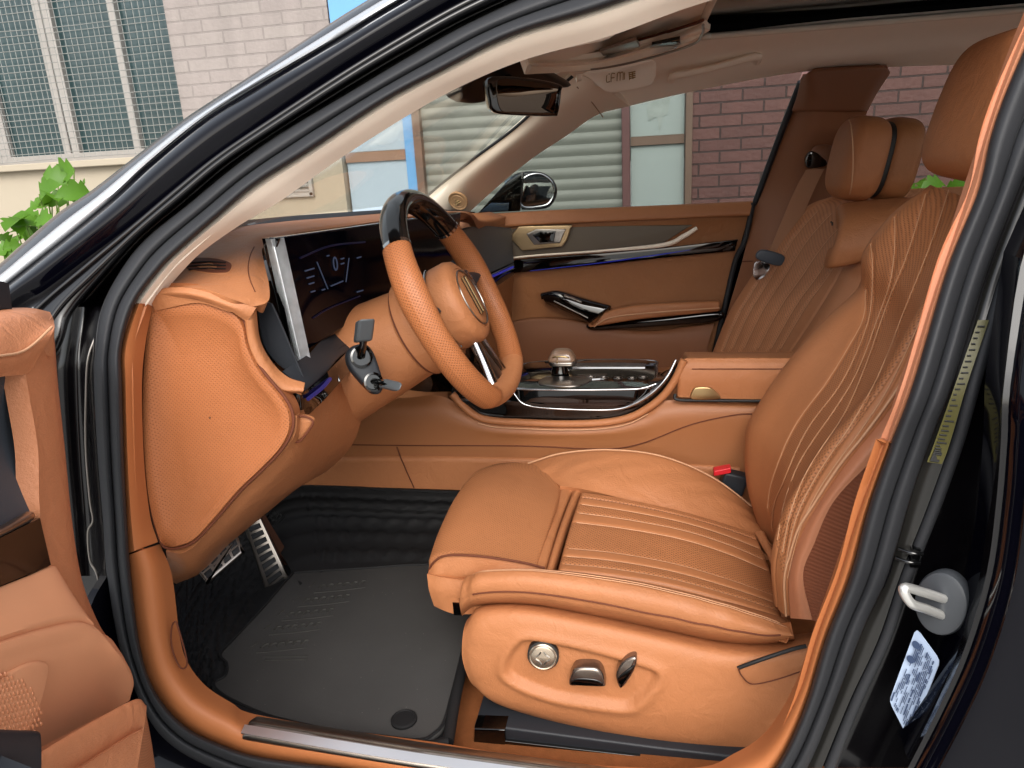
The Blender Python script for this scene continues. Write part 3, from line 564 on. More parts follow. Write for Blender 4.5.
# roof shell with sunroof hole
rx0, rx1, ry0, ry1 = .12, 1.3, 1.2, 1.92
def roofz(x, y): return 1.585-.10*abs((y-1.55)/.72)**3-.03*((x-.6)/.9)**2
rf = MB()
def roofpatch(xa, xb, ya, yb):
    xs, yy = np.linspace(xa, xb, 9), np.linspace(ya, yb, 9)
    vs = [(x, y, roofz(x, y)) for x in xs for y in yy]+[(x, y, roofz(x, y)-.012) for x in xs for y in yy]
    fs = [(i*9+j, i*9+j+1, i*9+j+10, i*9+j+9) for i in range(8) for j in range(8)]+[(81+i*9+j, 81+i*9+j+9, 81+i*9+j+10, 81+i*9+j+1) for i in range(8) for j in range(8)]
    rf.add(vs, fs)
for q in ((-.3, rx0, .95, 2.15), (rx1, 1.7, .95, 2.15), (rx0, rx1, .95, ry0), (rx0, rx1, ry1, 2.15)): roofpatch(*q)
rf.build('roof', M_paint, car)
b = MB(); b.box(((rx0+rx1)/2, 1.55, 1.552), ((rx1-rx0)/2+.03, 0, 0), (0, .40, 0), (0, 0, .006)); b.build('sunroof', M_roofg, car)
# headliner: far side, then forward of the sunroof, near side
fe = [P(560, 122, 2.12), P(600, 113, 2.15), P(690, 92, 2.15), P(800, 72, 2.17), P(890, 67, 2.17), P(960, 65, 2.17), P(1040, 64, 2.17), P(1140, 66, 2.15)]
xs = [p[0] for p in fe]; hz = 1.522
hl = patch('headliner', [fe, [V(x, 2.09, z_) for x, z_ in zip(xs, [1.425, 1.445, 1.455, 1.462, 1.465, 1.465, 1.465, 1.46])], [V(x, 2.02, z_) for x, z_ in zip(xs, [1.45, 1.473, 1.487, 1.495, 1.497, 1.497, 1.497, 1.49])], [V(x, 1.925, z_) for x, z_ in zip(xs, [1.46, 1.49, 1.512, hz, hz, hz, hz, 1.515])]], M_beige, car, n=(60, 26), thick=.012, face=V(.3, 1.5, .8))
patch('headliner_front', [[P(430, 92, 1.25), V(-.24, 1.2, 1.44), V(-.1, 1.19, 1.49), V(0, 1.18, 1.51), V(rx0-.012, 1.17, hz)], [P(500, 70, 1.5)+V(0, 0, .012), V(-.2, 1.5, 1.458), V(-.1, 1.5, 1.495), V(0, 1.5, 1.512), V(rx0-.012, 1.5, hz)], [P(545, 72, 1.75)+V(0, 0, .01), V(-.17, 1.75, 1.46), V(-.09, 1.75, 1.492), V(0, 1.75, 1.51), V(rx0-.012, 1.75, hz)], [P(580, 76, 1.93)+V(0, 0, .0), V(-.17, 1.92, 1.455), V(-.09, 1.92, 1.484), V(0, 1.92, 1.51), V(rx0-.012, 1.928, hz)]], M_beige, car, n=(40, 30), thick=.012, face=V(.1, 1.5, .8))
patch('headliner_side', [[V(x, 1.0, z_) for x, z_ in ((-.3, 1.43), (0, 1.465), (.5, 1.475), (1.2, 1.475))], [V(x, 1.08, z_) for x, z_ in ((-.3, 1.45), (0, 1.49), (.5, 1.5), (1.2, 1.5))], [V(x, 1.19, z_) for x, z_ in ((-.3, 1.47), (0, 1.51), (.5, hz), (1.2, hz))]], M_beige, car, n=(30, 16), thick=.012, face=V(.3, 1.5, .8))
b = MB(); b.tube([V(rx0-.006, 1.2, hz-.002), V(rx0-.006, 1.86, hz-.002), V(rx0+.02, 1.915, hz-.002), V(rx0+.1, 1.92, hz-.002), V(1.28, 1.92, hz-.002)], .0075, m=90); b.build('sunroof_rim', mat('cream_rim', '#d9cfc0', .6), car)
b = MB(); b.box(((rx0+rx1)/2, 1.95, 1.537), ((rx1-rx0)/2, 0, 0), (0, .02, 0), (0, 0, .012)); b.box((rx0-.03, 1.55, 1.54), (.02, 0, 0), (0, .4, 0), (0, 0, .012)); b.build('sunroof_frame', mat('black_blind', '#08080a', .9, spec=.1), car)
# ---- glass
patch('windscreen', [[P(170, 280, .86)+V(-.05, 0, 0), P(290, 222, 1.1)+V(-.06, 0, 0), P(380, 208, 1.55)+V(-.04, 0, 0), P(440, 200, 2.15)+V(-.03, 0, 0)], [P(330, 165, .93)+V(-.02, .02, 0), P(390, 140, 1.2)+V(-.02, 0, 0), P(450, 130, 1.6)+V(-.02, 0, 0), P(510, 135, 2.08)+V(-.02, .03, 0)], [P(470, 78, 1.02)+V(0, .05, .03), P(505, 62, 1.3)+V(0, 0, .03), P(545, 60, 1.7)+V(0, 0, .03), P(585, 72, 1.98)+V(0, .03, .02)]], M_wind, car, n=(24, 24), thick=.003)
# ---- passenger side: door, glass, pillars
YD = 2.33
pd = patch('door', [[P(455, 216, YD), P(520, 212, YD), P(600, 208, YD), P(690, 204, YD), P(753, 201, YD)], [P(450, 232, YD-.02), P(520, 226, YD-.025), P(600, 221, YD-.025), P(690, 216, YD-.025), P(750, 213, YD-.02)], [P(450, 262, YD-.01), P(520, 256, YD-.01), P(600, 251, YD-.01), P(690, 243, YD-.01), P(742, 239, YD-.01)], [P(440, 340, YD), P(520, 330, YD), P(600, 325, YD), P(690, 318, YD), P(722, 316, YD)], [P(420, 440, YD), P(520, 430, YD), P(600, 425, YD), P(690, 420, YD), P(700, 420, YD)]], M_lead, car, n=(60, 50), thick=.05, label='brown leather inner face of the closed door with silver handle and black armrest')
patch('top_pad', [ys([(462, 216, YD-.03), (520, 211, YD-.03), (600, 207, YD-.03), (690, 203, YD-.03), (753, 200, YD-.03)]), ys([(466, 229, YD-.045), (520, 224, YD-.045), (600, 220, YD-.045), (690, 216, YD-.045), (750, 213, YD-.045)]), ys([(470, 234, YD-.035), (520, 227, YD-.035), (600, 223, YD-.035), (690, 219, YD-.035), (749, 217, YD-.035)])], M_lea, pd, n=(50, 14), thick=.03, rnd=.008, edges='ab')
pn = (0, -1, 0)
def pslab(name, pts, y, m, t=.012, r=.004, parent=pd, rs=40, **k):
    b = MB(); b.slab(_closed([P(a, c, y) for a, c in pts], rs) if rs else [P(a, c, y) for a, c in pts], pn, t, r); return b.build(name, m, parent, **k)
def poly(pts, k=6): # keep corners while adding points
    out = []
    for i in range(len(pts)):
        a, c = pts[i], pts[(i+1) % len(pts)]
        for j in range(k): out.append((a[0]+(c[0]-a[0])*j/k, a[1]+(c[1]-a[1])*j/k))
    return out
pslab('insert', poly([(468, 238), (515, 228), (600, 226), (692, 225), (662, 244), (600, 250), (515, 257), (466, 268)], 5), YD-.025, mat('taupe_insert', '#5d5245', .6, var=.06), .02, .003, rs=None)
tube('trim_blade', ys([(697, 228, YD-.05), (684, 236, YD-.05), (663, 245, YD-.05), (600, 251, YD-.045), (520, 257, YD-.045), (470, 266, YD-.045)]), [.006, .0075, .007, .004, .003, .003], M_beigep, pd, m=50)
M_amb = emis('blue_ambient_light', '#1b2fd0', .16)
pslab('long_strip', poly([(482, 274), (515, 260), (600, 253.5), (663, 248), (738, 239.5), (735, 251), (663, 258), (600, 265), (515, 273), (484, 289)], 4), YD-.028, M_piano, .015, .002, rs=None)
b = MB(); b.tube(ys([(530, 271, YD-.031), (600, 263, YD-.031), (650, 256, YD-.031), (690, 250, YD-.031)]), [.003, .005, .006, .002], flat=.2); b.build('ambient_light', M_amb, pd)
hd = pslab('handle', poly([(509, 237), (519, 226), (572, 225), (567, 240), (562, 247), (522, 251)], 4), YD-.04, mat('champagne_plate', '#b59c78', .35, .8), .02, .004, rs=None)
pslab('handle_recess', poly([(526, 234), (536, 229), (566, 229), (560, 243), (534, 245)], 4), YD-.043, M_brush, .012, .003, hd, rs=None)
pslab('handle_cup', poly([(532, 235), (540, 231), (556, 231), (554, 242), (540, 243)], 4), YD-.0445, M_piano, .008, .003, hd, rs=None)
ar = patch('armrest', [ys([(608, 309, YD-.02), (640, 305, YD-.02), (690, 302, YD-.02), (720, 300, YD-.02)]), ys([(604, 312, YD-.075), (640, 305, YD-.08), (690, 302, YD-.08), (720, 301, YD-.07)]), ys([(594, 324, YD-.085), (640, 316, YD-.09), (690, 310, YD-.09), (720, 308, YD-.08)]), ys([(588, 328, YD-.08), (640, 320, YD-.085), (690, 315, YD-.085), (719, 312, YD-.075)])], M_lea, pd, n=(40, 30), thick=.03, rnd=.006)
tube('piping', ys([(720, 308, YD-.09), (660, 312, YD-.098), (620, 316, YD-.098), (604, 320, YD-.095), (594, 327, YD-.09)]), .0022, M_stitch, ar)
pslab('armrest_base', [(588, 325), (620, 322), (660, 318), (719, 312), (716, 322), (660, 327), (620, 330), (592, 331)], YD-.065, M_piano, .06, .01, rs=48)
sw = patch('switch_panel', [ys([(541, 292, YD-.02), (560, 290, YD-.03), (585, 297, YD-.03), (611, 306, YD-.03)]), ys([(540, 294, YD-.06), (558, 292, YD-.075), (583, 300, YD-.08), (610, 307, YD-.08)]), ys([(543, 300, YD-.07), (560, 303, YD-.085), (580, 314, YD-.09), (592, 322, YD-.09)]), ys([(546, 304, YD-.05), (560, 310, YD-.06), (578, 318, YD-.07), (590, 324, YD-.07)])], M_piano, pd, n=(40, 24), thick=.02, rnd=.005)
b = MB(); 
for q in ((567, 296.5), (573, 298.5), (579, 301)): c = P(q[0], q[1], YD-.084); b.box(c, (.009, 0, -.004), (0, .006, .001), (.001, 0, .003))
b.build('switch', M_brush, sw, bevel=.0015)
tube('trim_line', ys([(554, 301, YD-.091), (570, 309, YD-.094), (588, 318, YD-.096)]), .0022, M_brush, sw)
patch('pocket', [ys([(480, 345, YD-.03), (510, 322, YD-.04), (560, 318, YD-.04), (640, 330, YD-.04), (715, 322, YD-.03)]), ys([(480, 372, YD-.05), (510, 350, YD-.055), (560, 345, YD-.055), (640, 345, YD-.055), (708, 345, YD-.05)]), ys([(480, 420, YD-.05), (510, 410, YD-.055), (560, 410, YD-.055), (640, 410, YD-.055), (700, 410, YD-.05)])], mat('door_pocket_brown', '#7d4d2e', .6, var=.05, bump=.2, bscale=900, bkind='vor'), pd, n=(40, 20), thick=.03, rnd=.008, edges='a')
# window glass, frame
wq = [P(470, 214, YD+.01), P(535, 160, 2.24), P(600, 115, 2.165), P(690, 93, 2.165), P(800, 73, 2.18), P(752, 203, YD+.01)]
patch('window', [[P(440, 217, YD+.02), P(515, 160, 2.27), P(590, 108, 2.19), P(700, 89, 2.18), P(803, 70, 2.19)], [P(466, 222, YD+.02), P(540, 217, YD+.02), P(610, 212, YD+.02), P(690, 208, YD+.02), P(756, 206, YD+.02)]], M_tint, pd, n=(20, 16), thick=.004, su=True)
tube('window_seal', [P(754, 206, YD-.01), P(768, 168, 2.29), P(786, 120, 2.24), P(801, 82, 2.19)], .011, M_plas, pd, flat=.8)
tube('door_seal', ys([(753, 203, YD-.03), (745, 240, YD-.03), (735, 262, YD-.02), (724, 310, YD-.02), (716, 345, YD-.02), (700, 420, YD-.02)]), .008, M_rub, pd)
# far windscreen pillar
pc = patch('pillar_cover', [ys([(408, 213, 2.20), (432, 192, 2.17), (470, 163, 2.10), (513, 131, 2.05), (545, 102, 2.0), (578, 73, 1.95)]), ys([(440, 217, 2.2), (462, 190, 2.15), (495, 162, 2.1), (535, 132, 2.06), (565, 108, 2.03), (600, 85, 2.0)]), ys([(464, 217, 2.27), (496, 188, 2.25), (530, 160, 2.22), (566, 136, 2.19), (597, 115, 2.155), (630, 106, 2.15)])], M_beigep, car, n=(50, 20), thick=.02)
pn2 = np.cross(P(470, 163, 2.1)-P(432, 192, 2.17), P(462, 190, 2.15)-P(432, 192, 2.17)); pn2 /= np.linalg.norm(pn2); pn2 = pn2 if pn2@(CAM-P(460, 200, 2.17)) > 0 else -pn2
b = MB(); c = P(458, 201, 2.16); b.lathe(c-pn2*.004, pn2, [(0, .03), (.006, .03), (.007, .028), (.0055, .026), (.0055, .02), (.0065, .019), (.0055, .018), (.0055, .002)], n=36); b.build('tweeter', mat('tan_tweeter', '#b9946f', .45, .3), car)
b = MB()
for k in (-1, 0, 1): b.tube([c+pn2*.002+V(-.009, .0, k*.007-.004), c+pn2*.004+V(0, 0, k*.007+.002), c+pn2*.002+V(.009, 0, k*.007+.006)], .0012)
b.tube([c+pn2*.003+V(-.006, 0, -.012), c+pn2*.003+V(.006, 0, .012)], .0012); b.build('tweeter_emblem', M_gold, car)
tube('pillar_edge_seal', ys([(410, 214, 2.2), (434, 190.5, 2.17), (470, 161.5, 2.10), (513, 129.5, 2.05), (545, 100.5, 2.0), (578, 71.5, 1.95)]), .004, M_rub, car)
b = MB(); b.tube([P(577, 87, 1.98), P(590, 100, 2.05), P(603, 117, 2.14)], .0014); b.build('trim_joint', mat('tan_joint', '#a08468', .8), car)
# far outside mirror
mm = empty('_tmp', (0, 0, 0)); bpy.data.objects.remove(mm)
mc = P(541, 191, 2.56)
mn_ = V(.36, -.93, .04); mn_ /= np.linalg.norm(mn_)
def mq(a, c, d=0): return PP(a, c, mc+mn_*d, mn_)
mho = _closed([mq(*q) for q in ((508, 183), (516, 174), (530, 171), (545, 173), (555, 181), (558, 192), (554, 203), (545, 209), (522, 210), (510, 208), (507, 196))], 48)
b = MB(); b.slab(mho, mn_, .07, .012); mo = b.build('wing_mirror', M_piano, car)
mgo = _closed([mq(*q, .001) for q in ((520, 184), (527, 176), (540, 174), (551, 181), (554, 192), (550, 202), (542, 206), (524, 207), (519, 197))], 44)
b = MB(); b.tube(list(mgo[::2]), .0035, closed=True, m=90, n=8); b.build('mirror_rim', M_chr, mo)
b = MB(); b.slab(mgo, mn_, .004, .001); b.build('mirror_glass', mat('mirror_silver', '#b8b8b8', .03, 1), mo)
b = MB(); b.slab([P(478, 213, 2.38), P(507, 181, 2.38), P(523, 172, 2.38), P(520, 211, 2.38)], pn, .03, .004); b.build('mirror_base', M_piano, mo)
b = MB(); b.slab([P(480, 212, 2.345), P(491, 203, 2.345), P(509, 203, 2.345), P(508, 211, 2.345)], pn, .004, .001); b.build('quarter_pane', mat('bluish_quarter_pane', '#4c5d74', .1, spec=.6), mo)
# centre pillar on the far side, belt
bp_ = patch('pillar_trim', [ys([(803, 74, 2.20), (785, 125, 2.25), (765, 185, 2.30), (752, 215, 2.31), (742, 262, 2.30), (715, 355, 2.30), (700, 420, 2.30)]), ys([(830, 72, 2.14), (815, 125, 2.19), (800, 185, 2.24), (785, 225, 2.25), (770, 262, 2.24), (745, 355, 2.24), (730, 420, 2.24)]), ys([(888, 68, 2.14), (868, 110, 2.20), (850, 165, 2.25), (835, 225, 2.26), (820, 262, 2.26), (795, 355, 2.26), (780, 420, 2.26)])], mat('dark_brown_trim', '#865639', .55, var=.04, bump=.1, bscale=900), car, n=(50, 24), thick=.03, label='dark brown trim of the middle door pillar')
patch('pillar_head', [ys([(800, 77, 2.17), (812, 71, 2.13), (840, 68.5, 2.12), (870, 67, 2.12), (885, 67, 2.13), (892, 72, 2.17)]), ys([(796, 95, 2.19), (812, 94, 2.15), (838, 93, 2.14), (862, 92, 2.14), (872, 92, 2.15), (878, 93, 2.19)]), ys([(790, 112, 2.21), (810, 112, 2.17), (834, 112, 2.16), (852, 112, 2.16), (862, 112, 2.17), (868, 112, 2.2)])], mat('dark_brown_cap', '#7f5238', .55, var=.04, bump=.1, bscale=900), car, n=(40, 20), thick=.02, rnd=.006)
sb = patch('seat_belt', [ys([(806, 170, 2.16), (795, 190, 2.165), (780, 225, 2.18), (765, 262, 2.20), (758, 280, 2.22)]), ys([(826, 166, 2.16), (814, 190, 2.165), (799, 225, 2.18), (783, 262, 2.20), (776, 280, 2.22)])], mat('brown_webbing', '#a57a5e', .8, bump=.3, bscale=1500), car, n=(40, 6), thick=.002)
rbox('belt_guide', P(822, 157, 2.17), (.03, .02, .032), mat('brown_belt_guide', '#7a5038', .5), sb, .7, .7)
b = MB(); b.slab(_closed([P(*q, 2.15) for q in ((806, 158), (812, 151), (825, 158), (826, 166), (808, 168))], 24), pn, .02, .003); b.build('belt_slot', M_piano, sb)
b = MB(); b.slab(_closed([P(*q, 2.15) for q in ((762, 250), (784, 256), (780, 266), (757, 259))], 24), pn, .012, .004); bk = b.build('belt_buckle', mat('slate_buckle', '#3c4652', .4), sb)
b = MB(); b.slab(_closed([P(*q, 2.145) for q in ((756, 262), (770, 265), (765, 276), (757, 280), (753, 274))], 24), pn, .004, .001); b.build('belt_tongue', M_chr, bk)
tube('trim_joint', [P(742, 261.5, 2.295), P(756, 261, 2.265), P(770, 260.5, 2.235), P(790, 260, 2.24)], .0015, M_seam, car)
# rear: bench, rear door sill, closing panels
rbs = rbox('rear_bench', (1.2, 1.55, .62), (.33, .7, .14), M_lead, car, .3, .4); rbox('backrest', (1.47, 1.55, .86), (.09, .7, .26), M_lead, rbs, .3, .3)
patch('rear_door_card', [[V(.45, 2.33, 1.11), V(1.1, 2.33, 1.11), V(1.7, 2.3, 1.12)], [V(.45, 2.3, 1.08), V(1.1, 2.3, 1.08), V(1.7, 2.27, 1.09)], [V(.45, 2.33, .5), V(1.1, 2.33, .5), V(1.7, 2.3, .5)]], M_lead, car, n=(20, 20), thick=.06)
b = MB(); b.tube([V(1.62, 2.3, 1.1), V(1.62, 2.22, 1.3), V(1.55, 2.15, 1.47)], .06); b.tube([V(1.62, .8, 1.1), V(1.62, .88, 1.3), V(1.55, .95, 1.47)], .06); b.build('rear_pillar', M_beigep, car)
patch('rear_window', [[V(.45, 2.34, 1.08), V(1.0, 2.34, 1.08), V(1.6, 2.32, 1.1)], [V(.45, 2.2, 1.47), V(1.0, 2.2, 1.47), V(1.6, 2.19, 1.47)]], M_tint, car, n=(12, 8), thick=.004)
patch('outer_door_skin', [[V(-.7, 2.44, 1.1), V(.5, 2.44, 1.1), V(1.8, 2.42, 1.12)], [V(-.7, 2.5, .8), V(.5, 2.5, .8), V(1.8, 2.48, .8)], [V(-.7, 2.44, .35), V(.5, 2.44, .35), V(1.8, 2.42, .35)]], M_paint, car, n=(24, 20), thick=.02)
# ---- overhead: console, visors, grab handle, inner mirror
oc = patch('overhead_console', [[PZ(529, 61, 1.462), PZ(560, 58, 1.474), PZ(600, 53, 1.487), PZ(650, 40, 1.497), PZ(690, 27, 1.502), PZ(703, 22, 1.505)], [PZ(528, 63, 1.44), PZ(560, 64, 1.452), PZ(600, 61, 1.462), PZ(650, 48, 1.474), PZ(690, 36, 1.485), PZ(704, 30, 1.49)], [PZ(530, 66, 1.44), PZ(560, 70, 1.452), PZ(600, 68, 1.462), PZ(650, 57, 1.474), PZ(690, 45, 1.485), PZ(704, 32, 1.49)]], M_beigep, car, n=(50, 20), thick=.02, rnd=.006)
M_oc = mat('grey_console_metal', '#7d6a63', .3, .6)
b = MB(); b.slab([PZ(*q, 1.473)for q in ((600, 52), (636, 40), (640, 47), (604, 57))], (0, -.3, -1), .006, .001); b.slab([PZ(*q, 1.468)for q in ((587, 62), (608, 58), (606, 62), (589, 65))], (0, -.3, -1), .006, .001); b.build('reading_lamp', M_brush, oc)
b = MB(); b.slab([PZ(*q, 1.474)for q in ((648, 50), (652, 45), (680, 39), (681, 44), (676, 49), (655, 54))], (0, -.3, -1), .006, .001); b.build('switch', M_piano, oc)
tube('chrome_line', [PZ(*q, 1.447) for q in ((530, 64), (546, 68), (570, 70.5), (600, 68.5), (640, 60.5), (690, 45.5), (702, 34), (703, 25))], .0022, M_brush, oc)
tube('shadow_gap', [PZ(*q, 1.50) for q in ((530, 58), (560, 57), (598, 52), (640, 40), (690, 25), (703, 20))], .003, M_seam, oc)
pv = patch('sun_visor', [ys([(575, 72, 1.95), (610, 70, 1.97), (645, 62, 1.99), (653, 60, 2.0)]), ys([(588, 78, 1.97), (612, 78, 1.99), (646, 68, 2.01), (657, 63, 2.02)]), ys([(600, 88, 1.99), (612, 91, 2.01), (648, 84, 2.03), (657, 70, 2.03)]), ys([(603, 91, 2.01), (613, 93, 2.02), (648, 86.5, 2.04), (657, 77, 2.04)])], M_beige, car, n=(30, 20), thick=.015, rnd=.006, label='folded sun visor with a small printed label, far side')
b = MB(); M_gi = mat('gold_print', '#8a6d35', .6)
def vp_(a, c): return P(a, c, 1.975+.01*(c-70)/10)
for s_ in ([(610, 74), (607, 74.5), (606.5, 82), (610, 81.5)], [(611, 82), (611.5, 74), (615, 73.5)], [(611.5, 78), (614.5, 77.5)], [(617, 81), (617.5, 73.5), (620, 73), (620, 80.5)], [(620, 73), (623, 72.5), (623, 80)], [(624.5, 72.5), (624.5, 79.5)]): b.tube([vp_(*q) for q in s_], .0012, n=5, m=8)
for k in range(4): b.tube([vp_(629, 73+k*1.9), vp_(635.5, 71.5+k*1.9)], .0014, n=5, m=3)
b.tube([vp_(629, 72), vp_(629.5, 80)], .0012, n=5, m=3); b.tube([vp_(632.5, 72), vp_(633, 79)], .0012, n=5, m=3)
b.build('print', M_gi, pv)
nv_ = patch('sun_visor', [[PZ(553, 41, 1.468), PZ(600, 26, 1.485), PZ(640, 8, 1.49), PZ(652, 1, 1.495)], [PZ(556, 42, 1.46), PZ(600, 34, 1.468), PZ(640, 24, 1.474), PZ(650, 8, 1.48)]], M_beige, car, n=(30, 14), thick=.012, rnd=.006, label='cream sun visor above the driver')
gh = MB(); gh.tube([P(671, 81, 2.06), P(674, 76, 2.035), P(690, 73, 2.03), P(720, 66, 2.03), P(748, 58, 2.03), P(757, 57, 2.04), P(757, 62, 2.07)], [.009, .012, .011, .0105, .012, .013, .01], m=50, flat=.8); gh.build('grab_handle', M_beigep, car)
mr = MB(); mo_ = [(488, 78), (523, 77), (560, 84), (562, 92), (559, 113), (553, 116), (515, 115), (494, 112), (488, 100)]
mcn = P(525, 97, 1.45); mn = np.array([.35, -.93, -.05]); mn /= np.linalg.norm(mn)
def mp_(a, c, d=0): return PP(a, c, mcn+mn*d, mn)
mr.slab(_closed([mp_(*q) for q in mo_], 50), mn, .03, .008); rm = mr.build('rear_view_mirror', M_piano, car)
gi = [(498, 81), (524, 80.5), (556, 87), (557, 95), (554, 112), (548, 113.5), (516, 112.5), (500, 109)]
mr = MB(); mr.slab(_closed([mp_(*q, .0015) for q in gi], 50), mn, .004, .0015); mr.build('mirror_glass', mat('mirror_dark_reflection', '#4a4038', .02, 1), rm)  # brown colour imitates the dark reflection in the glass
b = MB(); b.tube([mcn-mn*.02, mcn-mn*.06+V(-.02, .02, .02), P(505, 74, 1.56)], .012); b.build('mirror_arm', M_piano, rm)
patch('sensor_cover', [ys([(443, 92, 1.46), (470, 76, 1.46), (500, 62, 1.5), (530, 58, 1.56)]), ys([(447, 98, 1.5), (470, 90, 1.5), (505, 76, 1.54), (540, 70, 1.6)]), ys([(455, 102, 1.54), (478, 104, 1.56), (510, 96, 1.6), (573, 88, 1.75)])], mat('black_sensor_plastic', '#0c0c0d', .35), car, n=(24, 16), thick=.02, rnd=.004)
# ---- dashboard
da = patch('dashboard', [
    ys([(253, 307, .845), (268, 301, .865), (269, 285, .90), (264, 262, .95), (263, 247, 1.0), (277, 237, 1.05), (340, 227, 1.25), (460, 212, 1.70), (480, 229, 2.0), (505, 224, 2.27)]),
    ys([(232, 299, .83), (247, 290, .86), (245, 270, .90), (246, 252, .95), (250, 242, 1.0), (272, 233, 1.06), (340, 223.5, 1.27), (460, 211, 1.75), (482, 221, 2.0), (505, 218.5, 2.28)]),
    ys([(195, 288, .83), (206, 280, .86), (212, 265, .9), (222, 250, .95), (237, 238, 1.02), (271, 229, 1.1), (340, 220, 1.32), (442, 212, 1.7), (478, 217, 2.05), (505, 216, 2.3)]),
    ys([(148, 297, .82), (160, 285, .85), (180, 264, .9), (203, 247, .97), (232, 229, 1.05), (280, 222, 1.2), (340, 217, 1.4), (430, 210.5, 1.8), (470, 213, 2.1), (490, 212, 2.3)])], M_lea, car, n=(110, 40), thick=.02)
tube('seam', [hit('dashboard', a, c, .0004) for a, c in ((254, 247), (250, 256), (248, 268), (250, 280), (255, 292))], .0007, M_seam, da)
patch('cowl', [ys([(200, 256, .98), (232, 230, 1.07), (280, 223, 1.22), (340, 218, 1.42), (430, 211.5, 1.82), (475, 212, 2.25)]), [p+V(-.06, .04, -.004) for p in ys([(200, 256, .98), (232, 224, 1.07), (280, 217, 1.22), (340, 212, 1.42), (430, 207, 1.82), (475, 209, 2.2)])]], M_trayb, car, n=(50, 6), thick=.01)
# vent let into the top
vo_ = [(180, 264), (192, 258.5), (215, 259), (230, 263), (231, 269), (225, 273), (205, 272.5), (184, 268)]
b = MB(); cz = lambda a, c, d=0: hit('dashboard', a, c, d)
vn = hitn('dashboard', 206, 267)
b.slab(_closed([cz(206+(a-206)*1.07, 266+(c-266)*1.15, .0008) for a, c in vo_], 40), vn, .01, .002); av = b.build('air_vent', M_lea, da)
b = MB(); b.slab(_closed([cz(a, c, .0012) for a, c in vo_], 40), vn, .008, .001); b.build('vent_opening', M_seam, av)
b = MB()
for k in range(3): c_y = 262+k*3.2; b.tube([cz(186+k*1.5, c_y+2.0, .0009), cz(206, c_y+.4, .001), cz(226, c_y+1.2, .0009)], .0011, n=6)
b.build('vent_slat', M_ink if False else M_trayb, av)
# end face: band, perforated end panel
patch('end_band', [ys([(147, 297, .826), (165, 288, .827), (195, 289, .829), (232, 300, .834), (256, 308, .843)]), ys([(149, 302, .823), (165, 293, .823), (195, 295, .825), (230, 306, .829), (251, 316, .84)]), ys([(150, 306, .828), (166, 298, .828), (196, 299, .829), (228, 310, .832), (247, 322, .842)])], M_lea, da, n=(50, 14), thick=.02)
po = [(150, 300), (160, 297), (200, 297), (222, 303), (238, 313), (245, 326), (249, 345), (262, 371), (284, 398), (292, 415), (291, 432), (281, 450), (262, 470), (240, 491), (215, 520), (195, 541), (180, 548), (167, 549), (159, 541), (149, 505), (144, 460), (142, 410), (143, 370), (146, 335)]
epn = np.array([.12, -1, .08]); epn /= np.linalg.norm(epn); epo = P(200, 420, .825)
eo = _closed([PP(a, c, epo, epn) for a, c in po], 120)
ctr = eo.mean(0)
M_pp = perf('end_panel_leather', '#9e6039', pitch=.0038, r=.22, dark=.72, rough=.5)
rings = [eo, ctr+(eo-ctr)*.97, ctr+(eo-ctr)*.9, ctr+(eo-ctr)*.84, ctr+(eo-ctr)*.78, ctr+(eo-ctr)*.5, ctr+(eo-ctr)*.2, ctr+(eo-ctr)*.01]
dep = [-.008, .003, .004, .002, -.003, -.004, -.004, -.004]
vs = []; 
for r_, d_ in zip(rings, dep): vs += [p+epn*d_ for p in r_]
nr = len(rings); fs = [(l*120+i, l*120+(i+1) % 120, (l+1)*120+(i+1) % 120, (l+1)*120+i) for l in range(nr-1) for i in range(120)]
e1 = np.array([1, .12, 0]); uvs = [(float(p@e1), float(p[2])) for p in vs]
# solid back
kb = len(vs); vs += [p-epn*.03 for p in eo]; uvs += [(0, 0)]*120; fs += [(i, (i+1) % 120, kb+(i+1) % 120, kb+i) for i in range(120)]
fixnormals(link('end_panel', vs, fs, M_pp, da, True, None, uv=uvs, angle=60))
tube('seam', _closed([p-epn*.003 for p in eo], 100), .0022, M_seam, da, m=140, closed=True)
# knee panel (rear face and underside)
patch('knee_panel', [[PP(a, c, epo-epn*.008, epn) for a, c in [(166, 551), (182, 553), (198, 543), (217, 522), (242, 493), (264, 472), (284, 451), (295, 434), (297, 416)]],
    ys([(168, 566, .85), (190, 568, .86), (208, 551, .86), (229, 531, .865), (254, 505, .87), (278, 481, .88), (300, 456, .89), (308, 432, .90), (306, 408, .90)]),
    ys([(172, 580, .9), (196, 572, .93), (222, 545, .95), (246, 526, .96), (274, 501, .97), (300, 482, .99), (322, 452, 1.0), (334, 418, 1.02), (332, 388, 1.03)]),
    ys([(176, 584, 1.0), (204, 571, 1.03), (232, 542, 1.06), (262, 517, 1.08), (298, 488, 1.12), (328, 470, 1.14), (352, 445, 1.15), (362, 410, 1.16), (352, 372, 1.16)])], M_lea, da, n=(60, 30), thick=.02)
pslab('flap', [(291, 420), (303, 417), (312, 422), (306, 433), (298, 441), (289, 438)], .862, M_lea, .01, .004, da, rs=36)
tube('seam', ys([(291, 419, .859), (303, 416, .859), (313, 422, .859), (306, 434, .859), (298, 442, .859), (288, 439, .859)]), .0015, M_seam, da)
patch('lip', [ys([(246, 314, .84), (249, 345, .84), (262, 371, .842), (280, 389, .85), (303, 392, .865)]), ys([(252, 312, .846), (256, 341, .846), (268, 366, .849), (284, 383, .857), (304, 388, .868)]), ys([(257, 310, .86), (261, 340, .86), (273, 362, .865), (288, 376, .87), (305, 382, .88)])], M_lea, da, n=(40, 14), thick=.015, rnd=.002, edges='ab')
